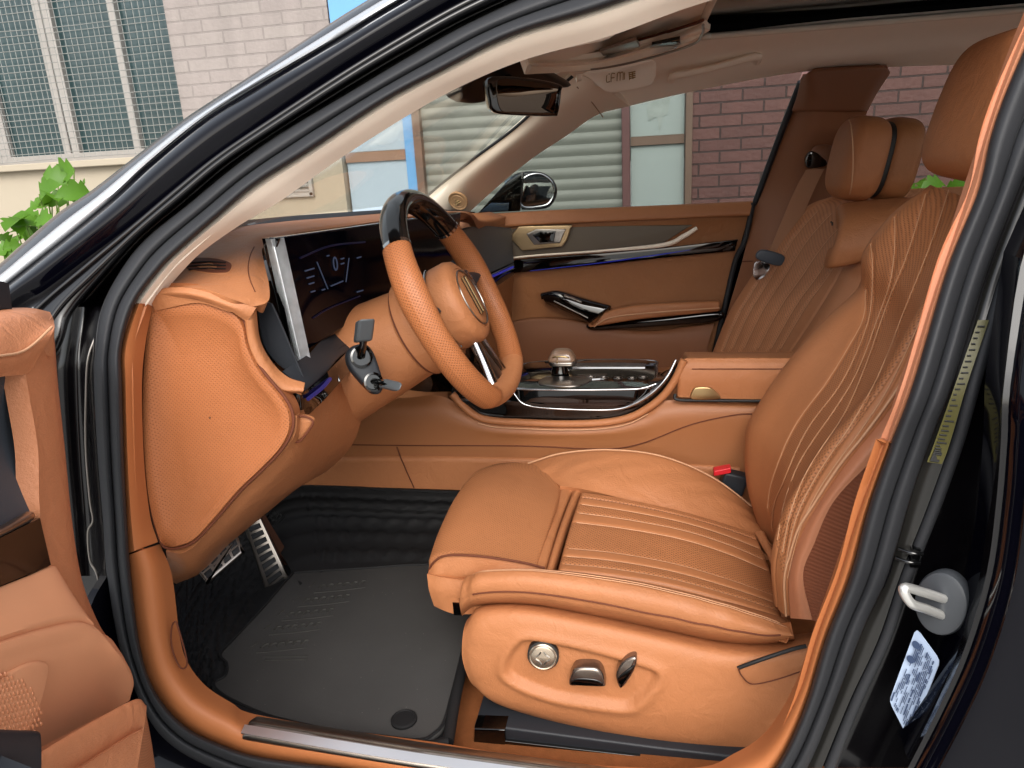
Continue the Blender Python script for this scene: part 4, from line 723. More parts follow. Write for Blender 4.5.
# screen
s3 = [P(274, 238, .965), P(461, 212, 1.69), P(458, 258, 1.665), P(301, 354, .985)]
sn = np.cross(s3[1]-s3[0], s3[3]-s3[0]); sn /= np.linalg.norm(sn); sn = sn if sn[0] > 0 else -sn
sc_ = MB(); sc_.slab([s3[0]*(1-t)+s3[1]*t for t in np.linspace(0, 1, 8)]+[s3[2]*(1-t)+s3[3]*t for t in np.linspace(0, 1, 8)], sn, .02, .004); scr = sc_.build('instrument_screen', M_scr, car)
def spt(a, c, d=.0008): return PP(a, c, s3[0]+sn*d, sn)
xd = s3[1]-s3[0]; xd /= np.linalg.norm(xd); yd = s3[0]-s3[3]
M_ui = emis('screen_white', '#93a8d8', .05); M_uib = emis('screen_blue', '#1e2c8a', .025); M_uid = emis('screen_dim_blue', '#0a1040', .006)
text('speed_digit', '0', spt(335.5, 264.5), xd, yd, .032, M_ui, scr)
b = MB(); b.tube([spt(317, 262), spt(328, 289)], .0009, n=5, m=3); b.tube([spt(349, 258), spt(346, 282)], .0009, n=5, m=3); b.tube([spt(331, 286), spt(343, 281)], .0012, n=5, m=4)
for a, c, l in ((305, 271, 9), (307, 278, 7), (309, 284, 5), (311, 292, 4), (357, 258, 4), (341, 259, 3), (341, 264, 3), (357, 292, 6), (322, 290, 3), (327, 256, 2)): b.tube([spt(a, c), spt(a+l, c-l*.3)], .0012, n=5, m=3)
b.build('screen_marks', M_ui, scr)
b = MB(); b.tube([spt(300, 258), spt(330, 246), spt(365, 242)], .0016, n=5); b.tube([spt(313, 318), spt(330, 308), spt(360, 296)], .0012, n=5); b.build('screen_lines', M_uib, scr)
cry = MB(); q0, q1 = P(272, 238, .95), P(300, 362, .955)
cry.box((q0+q1)/2+V(.006, -.004, 0), (q1-q0)/2, V(.014, -.006, 0)*.42, V(.006, .012, 0)*.8)
for f_ in (-.6, 0, .6): cry.tube([q0+V(.006, -.014, -.01)+V(.014, -.006, 0)*.42*f_, q1+V(.006, -.014, .006)+V(.014, -.006, 0)*.42*f_], .0016, n=6, m=4); cr_o = cry.build('screen_edge_bar', mat('crystal_bar', '#c9cdd0', .12, .25, var=.35, vscale=70, bump=.8, bscale=70, bkind='vor', coat=.6), scr, bevel=.004)
b = MB(); b.slab([P(*q, .94) for q in ((264, 246), (270, 237), (281, 238), (276, 252), (296, 356), (288, 352))], (.5, -.8, .1), .02, .003); b.build('screen_side', M_piano, scr)
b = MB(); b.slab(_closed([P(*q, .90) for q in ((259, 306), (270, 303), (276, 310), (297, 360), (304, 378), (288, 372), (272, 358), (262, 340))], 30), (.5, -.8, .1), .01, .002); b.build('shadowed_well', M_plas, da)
patch('dash_shelf', [ys([(283, 371, .88), (296, 362, .91), (310, 353, .97), (326, 338, 1.07), (365, 322, 1.25)]), ys([(303, 389, .88), (315, 379, .92), (326, 369, .97), (344, 351, 1.07), (380, 335, 1.22)]), ys([(303, 393, .885), (315, 383, .925), (326, 373, .975), (344, 354, 1.075), (380, 338, 1.225)])], M_plas, da, n=(30, 16), thick=.012, rnd=.003, edges='b')
va = patch('side_vent', [ys([(284, 392, .87), (303, 392, .885), (318, 381, .935), (346, 353, 1.08)]), ys([(288, 402, .875), (305, 404, .89), (322, 389, .94), (349, 360, 1.085)]), ys([(293, 414, .88), (306, 416, .895), (325, 399, .945), (351, 370, 1.09)])], M_piano, da, n=(30, 14), thick=.02)
tube('ambient_light', ys([(308, 399, .888), (322, 388, .93), (330, 379, .975)]), .0028, emis('violet_ambient', '#5a50c8', .10), va)
tube('vent_tab', ys([(334, 366, 1.02), (336, 374, 1.02), (339, 381, 1.02)]), .004, M_chr, va)
# far part of the dash: grey fascia with vent strip
patch('fascia', [ys([(455, 233, 1.72), (480, 226, 2.0), (512, 228, 2.28)]), ys([(455, 258, 1.70), (480, 250, 1.97), (512, 246, 2.26)]), ys([(455, 285, 1.68), (482, 276, 1.93), (514, 262, 2.24)])], M_glea, da, n=(24, 16), thick=.02)
fv = patch('far_vent', [ys([(455, 286, 1.67), (485, 277, 1.92), (514, 263, 2.23)]), ys([(455, 302, 1.66), (488, 291, 1.91), (514, 275, 2.22)])], M_piano, da, n=(24, 10), thick=.02)
tube('ambient_light', ys([(487, 279, 1.90), (500, 273, 2.04), (513, 267, 2.20)]), .003, M_amb, fv)
patch('glovebox', [ys([(455, 302, 1.66), (488, 291, 1.91), (514, 275, 2.22)]), ys([(455, 330, 1.68), (490, 318, 1.92), (512, 305, 2.22)]), ys([(455, 420, 1.68), (490, 420, 1.92), (512, 400, 2.22)])], M_lead, da, n=(24, 20), thick=.02)
b = MB(); b.box((-1.16, 1.55, .76), (.02, 0, 0), (0, .83, 0), (0, 0, .36)); b.build('bulkhead', M_trayb, car)
patch('kick_panel', [ys([(300, 330, 2.34), (380, 330, 2.34), (470, 330, 2.34)]), ys([(300, 480, 2.34), (380, 480, 2.34), (470, 480, 2.34)])], M_lead, car, n=(10, 10), thick=.02)
b = MB(); b.box((-.70, 1.62, .97), (.08, 0, 0), (0, .62, 0), (0, 0, .13)); b.build('dash_underside', M_plas, da)
patch('center_stack', [ys([(380, 330, 1.36), (430, 330, 1.45), (470, 300, 1.68)]), ys([(380, 360, 1.36), (430, 362, 1.45), (480, 350, 1.68)]), ys([(380, 385, 1.44), (430, 392, 1.5), (490, 388, 1.64)])], M_piano, da, n=(20, 20), thick=.02)
# ---- steering column and wheel
WC = V(-.311, 1.175, 1.05); a_ = R(25.3); wn = V(math.cos(a_), 0, math.sin(a_)); wu = V(-math.sin(a_), 0, math.cos(a_)); wr = V(0, 1, 0); RW = .183
def wp(u, v, h=0): return WC+wr*u+wu*v+wn*h
b = MB(); b.lathe(WC-wn*.035-wu*.01, -wn, [(0, .03), (.0, .072), (.01, .082), (.05, .085), (.052, .085)], n=48); cl = b.build('steering_column', M_lea, car)
b = MB(); b.lathe(WC-wn*.09-wu*.012, -wn, [(0, .03), (0, .07), (.006, .078), (.09, .088), (.2, .10), (.26, .10)], n=48, sx=1.0); b.build('column_cowl', M_lea, cl)
b = MB(); b.lathe(WC-wn*.087-wu*.011, -wn, [(0, .083), (.004, .083)], n=48); b.build('column_gap', M_seam, cl)
tube('adjust_button', [P(418, 350, 1.105), P(418, 350, 1.12)], .003, M_ink, cl)
th = np.linspace(0, 2*math.pi, 160, endpoint=False)
def rim(t): # t=0 right(far), pi/2 top; flattened at the bottom
    x, y = math.cos(t)*RW, math.sin(t)*RW
    if y < -.150: y = -.150+(y+.150)*.45
    return x, y
def rimpart(name, t0, t1, m, mtl, r0=.0195, extra=0, par=None):
    ts = np.linspace(t0, t1, m); n = 22; vs = []; uv = []
    C = np.array([wp(*rim(t)) for t in ts]); T = np.gradient(C, axis=0); s = 0
    for i in range(m):
        x, y = rim(ts[i]); rad = wp(x, y)-WC; rad /= np.linalg.norm(rad); tn = T[i]/np.linalg.norm(T[i]); ax = np.cross(rad, tn); ax = ax if ax@wn > 0 else -ax; rad = np.cross(tn, ax); rad = rad if rad@(C[i]-WC) > 0 else -rad
        if i: s += np.linalg.norm(C[i]-C[i-1])
        grip = 1+.10*math.exp(-((math.sin(ts[i])-.25)/.25)**2)
        for k in range(n+1):
            a = 2*math.pi*k/n; vs.append(C[i]+(r0+extra)*grip*(math.cos(a)*rad*.92+math.sin(a)*ax*1.15)); uv.append((s, a*.0175))
    fs = [(i*(n+1)+k, i*(n+1)+k+1, (i+1)*(n+1)+k+1, (i+1)*(n+1)+k) for i in range(m-1) for k in range(n)]
    return fixnormals(link(name, vs, fs, mtl, par, True, uv=uv))
sw_ = rimpart('steering_wheel', R(140), R(400), 130, M_perfw, par=car); sw_['label'] = 'orange perforated leather steering wheel with a black glossy top'
rimpart('rim_cap', R(41), R(139), 60, mat('black_lacquer_rim', '#0b0b0c', .12, coat=.5, var=.5, vscale=40), extra=.0002, par=sw_)
for t in (140, 40): rimpart('rim_ring', R(t-.9), R(t+.9), 4, M_chr, extra=.0008, par=sw_)
# the lower, plain leather part of the rim and its seams
rimpart('rim_base', R(238), R(304), 50, M_lea, extra=.0006, par=sw_)
hub = MB(); hub.lathe(WC-wu*.005, wn, [(-.045, .03), (-.045, .066), (-.02, .073), (.006, .073), (.016, .069), (.0215, .06), (.0225, .0545), (.021, .0535), (.0225, .052), (.024, .03), (.0245, .001)], n=56, sx=.94); hb = hub.build('airbag_cover', M_lea, sw_, angle=60)
b = MB(); b.tube([wp(.049*math.cos(t)*.94, -.005+.049*math.sin(t), .0242) for t in np.linspace(0, 2*math.pi, 40, endpoint=False)], .0014, closed=True, m=120, n=6); b.build('emblem_ring', M_brush, hb)
b = MB(); b.box(wp(0, -.002, .026), wu*.034, wr*.0085, wn*.002); b.build('emblem', M_piano, hb, bevel=.002)
b = MB()
for s in (-1, 1): b.box(wp(s*.0072, -.002, .0275), wu*.034, wr*.0012, wn*.0015); b.box(wp(0, -.002+s*.033, .0275), wu*.0012, wr*.0075, wn*.0015)
b.build('emblem_bar', M_gold, hb)
b = MB()
for s in (-1, 1):
    b = MB(); hh = -.03 if s < 0 else -.008; b.tube([wp(s*.03, .01, hh), wp(s*.09, .012, hh), wp(s*.15, .02, hh*.7), wp(s*.175, .02, -.004)], [.022, .02, .018, .015], flat=.45); b.build('spoke', M_plas, sw_)
b = MB()
for s, h_, q_ in ((-1, -.022, .018), (1, -.004, .026)):
    b = MB(); b.lathe(wp(s*.10, .012, h_), wn, [(-.008, q_), (.006, q_), (.009, q_*.88), (.0095, .001)], n=30, sx=.9); b.build('switch_pod', M_piano, sw_)
    b = MB(); b.tube([wp(s*.10+q_*math.cos(t)*.9, .012+q_*math.sin(t), h_+.008) for t in np.linspace(0, 2*math.pi, 24, endpoint=False)], .0018, closed=True, m=60, n=6); b.build('switch_ring', M_chr, sw_)
    b = MB(); b.box(wp(s*.10, .012, h_+.011), wr*.008, wu*.005, wn*.003); b.build('switch_button', M_brush, sw_, bevel=.001)
b = MB()
for s in (-1, 1): b.tube([wp(s*.018, -.065, -.002), wp(s*.03, -.11, -.002), wp(s*.045, -.148, -.002)], [.006, .0075, .0085], flat=.7)
b.build('lower_spoke', M_chr, sw_)
b = MB(); b.tube([wp(0, -.07, -.012), wp(0, -.15, -.008)], [.02, .034], flat=.3); b.build('spoke_web', M_brush, sw_)
tube('chrome_collar', [wp(.074*math.cos(t)*.94, -.005+.074*math.sin(t), -.022) for t in np.linspace(R(100), R(235), 24)], .003, M_chr, sw_)
# ---- phone holder clipped to the side vent
ph = empty('phone_holder', tuple(P(370, 380, 1.03))); tag(ph, 'black phone holder with two grey clamp arms clipped to the vent beside the wheel', 'phone holder')
yh = 1.02; hn = V(.55, -.75, .25); hn /= np.linalg.norm(hn)
b = MB(); c0 = P(364, 358, yh)
b.slab(_closed([PP(a, c, c0, hn) for a, c in [(348, 355), (354, 346), (366, 344), (374, 352), (380, 368), (384, 384), (381, 393), (373, 393), (362, 382), (351, 368)]], 44), hn, .022, .006); b.build('body', M_plas, ph)
b = MB(); b.lathe(PP(361, 357, c0, hn), hn, [(-.01, .017), (.004, .017), (.005, .014), (.002, .013), (.002, .001)], n=30); b.lathe(PP(373, 382, c0, hn), hn, [(-.01, .015), (.004, .015), (.005, .012), (.002, .011), (.002, .001)], n=30); b.build('socket', M_piano, ph)
M_cl = mat('grey_clamp_rubber', '#4a4e51', .4, var=.05)
for tip, roots in (((364, 331), (361, 357)), ((390, 385), (374, 381))):
    c1 = PP(*tip, c0+hn*.035, hn); r1 = PP(*roots, c0+hn*.0, hn)
    b = MB(); b.tube([r1, r1*.5+c1*.5+hn*.004, c1], [.007, .006, .007], flat=.7); am = b.build('clamp_arm', M_piano, ph)
    d = (c1-r1); d /= np.linalg.norm(d); e = np.cross(hn, d)
    b = MB(); b.box(c1, d*.021, e*.017, hn*.014); b.build('clamp_pad', M_cl, am, bevel=.004)
# ---- floor, mats, pedals
ZF = .445
b = MB(); b.box((.0, 1.15, ZF-.055), (.40, 0, 0), (0, .36, 0), (0, 0, .012)); b.build('carpet', M_car, car, bevel=.004)
tr = patch('_tray', [[P(165, 650, .92), P(168, 605, 1.08), P(180, 565, 1.30), P(205, 530, 1.44), P(240, 500, 1.47)],
                     [PZ(215, 690, .452), PZ(225, 640, .453), P(240, 590, 1.28), P(262, 550, 1.42), P(282, 515, 1.466)],
                     [PZ(330, 735, .452), PZ(330, 660, .452), PZ(330, 600, .44), PZ(322, 575, .442), P(300, 540, 1.44)],
                     [PZ(452, 742, .452), PZ(462, 660, .452), PZ(455, 590, .44), PZ(430, 572, .44), PZ(390, 565, .44)]], M_trayb, None, n=(140, 110), thick=.008, loc=tuple(PZ(330, 640, .45)), face=V(-.3, 1, 1.5),
           disp=lambda u, v, G: .005*sstep(np.sin(u*46+5*np.abs(((v*9) % 1)-.5)*4), .2, .6)*(v < .42))
tr.name = 'floor_tray'; tag(tr, 'black ribbed rubber tray mat under the grey mat, raised against the tunnel', 'mat tray')
# its wall against the tunnel
def wob(u, v, G):
    r = .0
    for k in range(5): r = r+.004*np.exp(-((v-(.16+.17*k))/.035)**2)
    r = r+.0035*((np.sin(u*95+20*v) > .3)*(np.abs(((v*5.9+.5) % 1)-.5) < .28)*(u > .25)*(u < .78))
    r = r+.004*np.exp(-((u-.80)/.012)**2)+.004*np.exp(-((u-.84)/.012)**2)
    return r
tw = patch('tray_wall', [ys([(262, 500, 1.468), (290, 487, 1.468), (330, 486, 1.468), (400, 489, 1.468), (460, 491, 1.468), (520, 493, 1.468)]), ys([(268, 530, 1.45), (300, 520, 1.45), (340, 519, 1.45), (400, 521, 1.45), (462, 522, 1.45), (520, 523, 1.45)]), [PZ(300, 585, .462), PZ(312, 578, .458), PZ(345, 574, .455), PZ(400, 572, .455), PZ(462, 574, .455), PZ(520, 575, .455)]], M_trayb, tr, n=(150, 60), thick=.008, disp=wob)
b = MB(); b.tube([PZ(448, 742, .458), PZ(455, 700, .462), PZ(464, 660, .462), PZ(470, 630, .462)], .009); b.tube([PZ(180, 655, .49), PZ(200, 690, .47), PZ(240, 712, .462), PZ(340, 736, .46), PZ(420, 746, .46), PZ(448, 742, .458)], .008); b.build('rim', M_trayb, tr)
gm = [(212, 687), (224, 676), (225, 664), (219, 655), (232, 640), (262, 608), (290, 576), (298, 572), (360, 568), (425, 564), (470, 568), (480, 600), (468, 640), (455, 690), (446, 722), (436, 735), (420, 742), (380, 738), (300, 727), (240, 706)]
mo = _closed([PZ(a, c, .461) for a, c in gm], 130)
b = MB(); b.slab(mo, (0, 0, 1), .006, .003)
ctm = tuple(PZ(340, 640, .458)); mt = b.build('floor_mat', M_mat, loc=ctm); tag(mt, 'flat grey rubber mat with embossed foot marks lying in the driver footwell', 'floor mat')
b = MB(); b.tube([p*1.0+(V(*ctm)-p)*.012+V(0, 0, .001) for p in mo], .0028, closed=True, m=200, n=6); b.build('rim', M_trayb, mt)
b = MB(); b.lathe(PZ(404, 720, .462), (0, 0, 1), [(-.002, .020), (.0025, .020), (.004, .017), (.003, .016), (.0035, .013), (.003, .001)], n=32); b.build('fixing_clip', M_trayb, mt)
b = MB()
for (a, c) in ((283, 648), (296, 630), (309, 616), (325, 602), (341, 588)):
    for k in range(6):
        o_ = PZ(a-22+k*8, c-.8*k, .4615); b.tube([o_, o_+V(.003, .009, .0008), o_+V(.009, .012, 0)], .0025, n=6)
    b.tube([PZ(a-27, c+5, .4612), PZ(a, c+2.5, .4612), PZ(a+24, c-.5, .4612)], .0012, n=6); b.tube([PZ(a-32, c-1, .4612), PZ(a-25, c-6, .4612)], .0016, n=6)
for k in range(2): b.tube([PZ(264, 657+k*3.5, .4612), PZ(308, 656+k*3.5, .4612)], .0012, n=6)
b.build('embossed_marks', mat('mat_mark_rubber', '#33322f', .7, spec=.3), mt)
# pedals
def pedal(name, corners, y, t, pads, label):
    c = [P(*q) for q in corners]; n = np.cross(c[1]-c[0], c[3]-c[0]); n /= np.linalg.norm(n); n = n if n@(CAM-c[0]) > 0 else -n
    b = MB(); b.slab(_closed(np.vstack([[c[i]*.97+c[(i+1) % 4]*.03, c[i]*.5+c[(i+1) % 4]*.5, c[i]*.03+c[(i+1) % 4]*.97] for i in range(4)]), 48), n, .01, .003); o = b.build(name, M_brush, car, label)
    b = MB()
    for u0, u1, v0, v1 in pads:
        f = lambda u, v: (c[0]*(1-u)*(1-v)+c[1]*u*(1-v)+c[3]*(1-u)*v+c[2]*u*v)+n*.0015
        q = [f(u0, v0), f(u1, v0), f(u1, v1), f(u0, v1)]; b.slab(_closed(poly3(q), 24), n, .003, .0015)
    b.build('rubber_pad', M_rub, o); return o, n
def poly3(q): return np.array([q[i]*(1-f)+q[(i+1) % 4]*f for i in range(4) for f in (.04, .5, .96)])
pads = [(.06+.235*k, .06+.235*k+.18, r0, r1) for k in range(4) for r0, r1 in ((.14, .46), (.54, .86))]
bp, n_ = pedal('brake_pedal', [(194, 567, 1.0), (237, 535, 1.06), (243, 552, 1.05), (207, 583, .99)], 1.1, .01, pads, 'brake pedal with steel frame and black rubber blocks')
tube('pedal_arm', [P(222, 545, 1.05), P(226, 520, 1.1)+V(-.04, 0, .02), P(230, 500, 1.12)+V(-.08, 0, .1)], .01, M_plas, bp)
pads = [(.2, .82, .06+.105*k, .06+.105*k+.07) for k in range(9)]
ap, n_ = pedal('accelerator_pedal', [(243, 524, 1.3), (261, 518, 1.32), (290, 580, 1.3), (268, 598, 1.28)], 1.3, .01, pads, 'tall steel accelerator pedal with black rubber rungs')
patch('tunnel_trim', [ys([(258, 515, 1.36), (276, 545, 1.35), (294, 576, 1.34)]), ys([(264, 513, 1.38), (282, 543, 1.37), (301, 572, 1.36)])], mat('brown_carpet_edge', '#4d2c1b', .9), car, n=(20, 6), thick=.02)
# ---- centre console
YC = 1.48
cc = patch('center_console', [ys([(250, 396, YC+.02), (330, 398, YC+.02), (400, 398, YC+.02), (440, 396, YC+.02), (470, 411, YC+.015), (500, 418, YC+.015), (560, 421, YC+.015), (610, 419, YC+.015), (645, 408, YC+.015), (672, 400, YC+.015), (770, 403, YC+.015), (860, 404, YC+.015)]),
    ys([(250, 410, YC), (330, 412, YC), (400, 413, YC), (440, 414, YC), (470, 425, YC-.002), (500, 431, YC-.004), (560, 433, YC-.004), (610, 431, YC-.004), (645, 424, YC-.004), (672, 416, YC-.002), (770, 414, YC), (860, 414, YC)]),
    ys([(250, 446, YC), (330, 446, YC), (400, 446, YC), (440, 446, YC), (470, 446, YC), (500, 446, YC), (560, 447, YC), (610, 447, YC), (645, 446, YC), (672, 446, YC), (770, 446, YC), (860, 446, YC)]),
    ys([(250, 480, YC), (330, 482, YC), (400, 495, YC), (440, 500, YC), (470, 500, YC), (500, 500, YC), (560, 500, YC), (610, 500, YC), (645, 500, YC), (672, 500, YC), (770, 500, YC), (860, 500, YC)]),
    ys([(250, 500, YC), (330, 502, YC), (400, 520, YC), (440, 560, YC), (470, 560, YC), (500, 560, YC), (560, 560, YC), (610, 560, YC), (645, 560, YC), (672, 560, YC), (770, 560, YC), (860, 560, YC)])], mat('console_leather', '#935d37', .5, var=.05, vscale=5, bump=.25, bscale=900, bkind='vor'), car, n=(110, 50), thick=.02)
tube('seam', ys([(340, 444.5, YC-.001), (400, 445.5, YC-.001), (520, 446, YC-.001), (600, 449, YC-.001), (640, 444, YC-.002), (690, 425, YC-.003), (735, 415, YC-.002), (757, 414, YC-.002)]), .0013, M_seam, cc)
patch('lower_panel', [ys([(300, 459, YC-.006), (400, 457, YC-.006), (520, 459, YC-.006), (640, 463, YC-.006), (740, 468, YC-.006)]), ys([(300, 486, YC-.006), (400, 488, YC-.006), (520, 492, YC-.006), (640, 495, YC-.006), (740, 500, YC-.006)])], M_lea, cc, n=(30, 10), thick=.012, rnd=.004, edges='a')
tube('seam', ys([(397, 447, YC-.002), (400, 456, YC-.008), (406, 470, YC-.008), (414, 488, YC-.008)]), .0015, M_seam, cc)
rim_l = [(452, 394), (463, 406), (478, 417), (495, 421), (520, 422.5), (560, 424), (600, 423), (628, 418), (648, 408), (664, 395), (676, 378), (684, 360)]
tube('rim', ys([(a, c, YC+.004) for a, c in rim_l]), .0085, M_lea, cc, m=80)
tube('stitching', ys([(a, c+6, YC-.006) for a, c in rim_l[2:9]]), .0012, M_stitch, cc, m=60)
# raised gloss deck with shifter
def pc_(a, c): return PZ(a, c, .800)
pk = MB(); dk = [(508, 384), (520, 366), (540, 361), (600, 359), (652, 360), (657, 366), (656, 378), (650, 387), (600, 389), (545, 389), (512, 388)]
ptop = [pc_(*q) for q in dk]
pk.slab(_closed(ptop, 60), (0, 0, 1), .03, .005); deck = pk.build('shifter_deck', M_piano, cc)
dl = [pc_(a, c)+V(0, 0, .0015) for a, c in dk]
tube('deck_trim', [p+V(0, -.001, -.003) for p in _closed(dl, 40)], .0022, M_chr, deck, m=100, closed=True)
b = MB(); b.slab([PZ(*q, .802) for q in ((560, 363), (620, 362.5), (646, 363.5), (645, 367), (620, 367), (560, 367))], (0, 0, 1), .002); b.slab([PZ(*q, .802) for q in ((574, 380), (604, 378), (607, 373.5), (578, 374))], (0, 0, 1), .002); b.build('deck_inlay', M_chr, deck, label='silver inlay lines on the black deck')
b = MB()
for q in ((591, 377), (604, 377.5), (618, 377.8), (632, 378), (643, 377)):
    c = PZ(*q, .8025); b.tube([c+V(.010*math.cos(t), .008*math.sin(t), 0) for t in np.linspace(0, 6.283, 14, endpoint=False)], .0008, closed=True, m=30, n=5); b.tube([c+V(-.003, 0, .0003), c+V(.003, .001, .0003)], .001, n=5, m=2)
b.build('button_outline', M_brush, deck)
# black lower tray, frame and mesh strip under the deck
patch('console_tray', [ys([(455, 378, 1.62), (500, 372, 1.62), (560, 374, 1.62), (620, 374, 1.62), (660, 372, 1.62), (690, 360, 1.62)]), ys([(452, 394, YC+.012), (500, 389, YC+.02), (560, 390, YC+.02), (620, 389, YC+.02), (655, 384, YC+.018), (684, 362, YC+.012)]), ys([(470, 410, YC+.008), (500, 418, YC+.01), (560, 421, YC+.012), (620, 417, YC+.01), (652, 403, YC+.01), (682, 368, YC+.01)])], M_piano, cc, n=(50, 20), thick=.012)
tube('silver_frame', ys([(508, 386, YC+.004), (515, 395, YC-.002), (524, 404, YC-.004), (545, 408, YC-.004), (590, 410, YC-.004), (618, 409, YC-.004), (636, 403, YC-.004), (653, 392, YC-.003), (667, 377, YC), (676, 360, YC+.01)]), [.0018, .002, .0022, .0022, .0022, .0028, .0038, .0046, .004, .0025], M_chr, cc, m=80)
tube('silver_line', ys([(510, 388, YC+.0), (560, 391, YC), (600, 391, YC), (640, 388.5, YC), (656, 384, YC+.004)]), .0024, M_chr, cc)
tube('silver_line', ys([(544, 397, YC-.0), (580, 397.5, YC-.0), (632, 396, YC-.0)]), .002, M_brush, cc)
M_mesh = mat('dark_mesh', '#3d2b23', .5, .3, bump=1.2, bscale=420, bkind='vor')
pslab('mesh_strip', poly([(534, 401), (545, 399), (632, 398), (626, 404), (612, 407), (548, 405)], 3), YC+.003, M_mesh, .01, .002, cc, rs=None)
# selector
k0 = PZ(560, 372, .803)
b = MB(); b.lathe(k0+V(0, .0, 0), (0, 0, 1), [(0, .021), (.010, .018), (.032, .016)], n=24, sx=.85); gs = b.build('gear_selector', M_piano, cc)
kc = P(562, 356, k0[1])
rbox('knob', kc+V(0, 0, .002), (.028, .022, .015), mat('taupe_knob', '#7d6350', .3, coat=.4), gs, .5, .55, taper=-.28)
rbox('knob_base', kc+V(.002, 0, -.0135), (.031, .025, .007), M_brush, gs, .5, .5)
b = MB(); b.tube([kc+V(-.028, -.014, -.004), kc+V(-.012, -.0215, .004), kc+V(.012, -.0215, .003), kc+V(.028, -.014, -.008)], .002); b.tube([kc+V(-.008, -.0222, .004), kc+V(-.009, -.0238, -.011)], .0016); b.build('knob_trim', M_gold, gs)
b = MB(); b.slab(_closed([PZ(*q, .8022) for q in ((540, 384), (545, 377), (575, 376), (592, 377), (586, 383), (570, 386))], 30), (0, 0, 1), .004, .0015); b.build('selector_gate', M_brush, deck)
# armrest box
aw = patch('armrest', [ys([(683, 352, 1.72), (740, 352, 1.72), (800, 352, 1.72), (880, 352, 1.72)]), ys([(686, 357, 1.52), (740, 356.5, 1.52), (800, 357, 1.52), (880, 357, 1.52)]), ys([(681, 361, YC+.006), (740, 361, YC+.006), (800, 361, YC+.006), (880, 361, YC+.006)]), ys([(678, 378, YC-.004), (740, 378, YC-.004), (800, 378, YC-.004), (880, 378, YC-.004)]), ys([(677, 397, YC+.0), (740, 399, YC), (800, 400, YC), (880, 400, YC)])], M_lea, cc, n=(40, 40), thick=.03, rnd=.006, edges='c')
tube('seam', ys([(692, 369, YC-.003), (740, 369, YC-.003), (800, 369, YC-.003)]), .001, M_seam, aw)
tube('shadow_gap', ys([(675, 394, YC+.004), (677, 399.5, YC-.002), (700, 400.5, YC-.002), (760, 401, YC-.002), (840, 402, YC-.002)]), .0035, M_ink, aw)
pslab('armrest_latch', [(691, 399), (693, 390), (698, 387.5), (710, 388), (717, 393), (720, 399), (706, 400)], YC-.007, M_gold, .008, .002, aw, rs=30)
# ---- seats
M_rib = perf('seat_centre_leather', LEA, pitch=.0052, r=.25, bands=[(.10, .22), (.33, .62), (.73, .84), (.9, .97)], axis=1, dark=.5, rough=.5)
def bandgroove(vk, wd=.012, d=.004):
    def f(u, v, G):
        r = np.zeros_like(u)
        for k in vk: r = r-d*np.exp(-((v-k)/wd)**2)
        return r
    return f
# driver's seat: shell with switches
recess = [(508, 656), (519, 639), (530, 634), (560, 638), (610, 649), (650, 661), (657, 667), (652, 678), (638, 692), (628, 698), (600, 696), (550, 688), (512, 672)]
rec3 = np.array([P(a, c, .93) for a, c in recess])[:, [0, 2]]; rec3 = _closed(rec3, 60)
def shelldisp(u, v, G):
    d = sdf(rec3, G[..., 0], G[..., 2]); 
    return -.009*sstep(d, -.003, .007)+.004*np.exp(-(np.abs(d+.006)/.008)**2)
dseat = patch('driver_seat', [
    ys([(470, 616, 1.0), (490, 603, 1.0), (540, 603, 1.0), (600, 612, 1.0), (660, 625, 1.0), (720, 636, 1.0), (765, 637, 1.0), (800, 634, 1.0), (850, 625, 1.0)]),
    ys([(466, 622, .955), (482, 608, .95), (530, 607, .945), (600, 619, .945), (660, 632, .945), (720, 645, .945), (765, 647, .95), (803, 641, .955), (850, 632, .96)]),
    ys([(463, 634, .935), (480, 625, .925), (530, 622, .92), (600, 633, .918), (660, 645, .918), (720, 658, .92), (765, 658, .925), (804, 650, .93), (850, 640, .94)]),
    ys([(462, 655, .93), (478, 658, .918), (530, 660, .912), (600, 670, .91), (660, 678, .91), (720, 682, .915), (765, 678, .92), (804, 668, .925), (850, 660, .935)]),
    ys([(466, 672, .93), (484, 684, .92), (535, 698, .915), (600, 712, .912), (660, 720, .912), (720, 724, .917), (765, 718, .922), (804, 700, .928), (850, 690, .935)]),
    ys([(474, 686, .94), (494, 702, .932), (540, 717, .928), (600, 732, .926), (660, 743, .926), (720, 752, .93), (765, 752, .935), (804, 740, .94), (850, 730, .95)]),
    ys([(490, 692, .98), (510, 706, .98), (550, 720, .98), (600, 733, .98), (660, 745, .98), (720, 755, .98), (765, 756, .98), (804, 745, .98), (850, 735, .98)])], M_lea, car, n=(190, 120), thick=.01, disp=shelldisp, label='orange leather front seat nearest the camera, with three silver switches on its side')
YS = .914
def sw_disc():
    c = P(543, 656, YS-.004); nn = V(.05, -1, .08)
    b = MB(); b.lathe(c, nn, [(-.012, .0235), (.0005, .0235), (.001, .022), (.001, .002)], n=36); o = b.build('massage_switch', M_ink, dseat)
    b = MB(); b.lathe(c, nn, [(-.005, .0212), (.003, .0212), (.0045, .0195), (.004, .018), (.0048, .016), (.0055, .001)], n=40); d = b.build('switch_face', mat('satin_silver', '#c9b9a5', .25, .9), o)
    e1 = V(1, .05, .0); e2 = V(0, .08, 1); b = MB()
    for k in range(4):
        a = math.pi/4+k*math.pi/2; b.tube([c+nn*.0055+e1*(.0115*math.cos(a+s)*(1-.35*math.cos(s*2.2)))+e2*(.0115*math.sin(a+s)*(1-.35*math.cos(s*2.2))) for s in (-.6, -.3, 0, .3, .6)], .0011, n=6)
    b.build('switch_symbol', M_brush, d)
sw_disc()
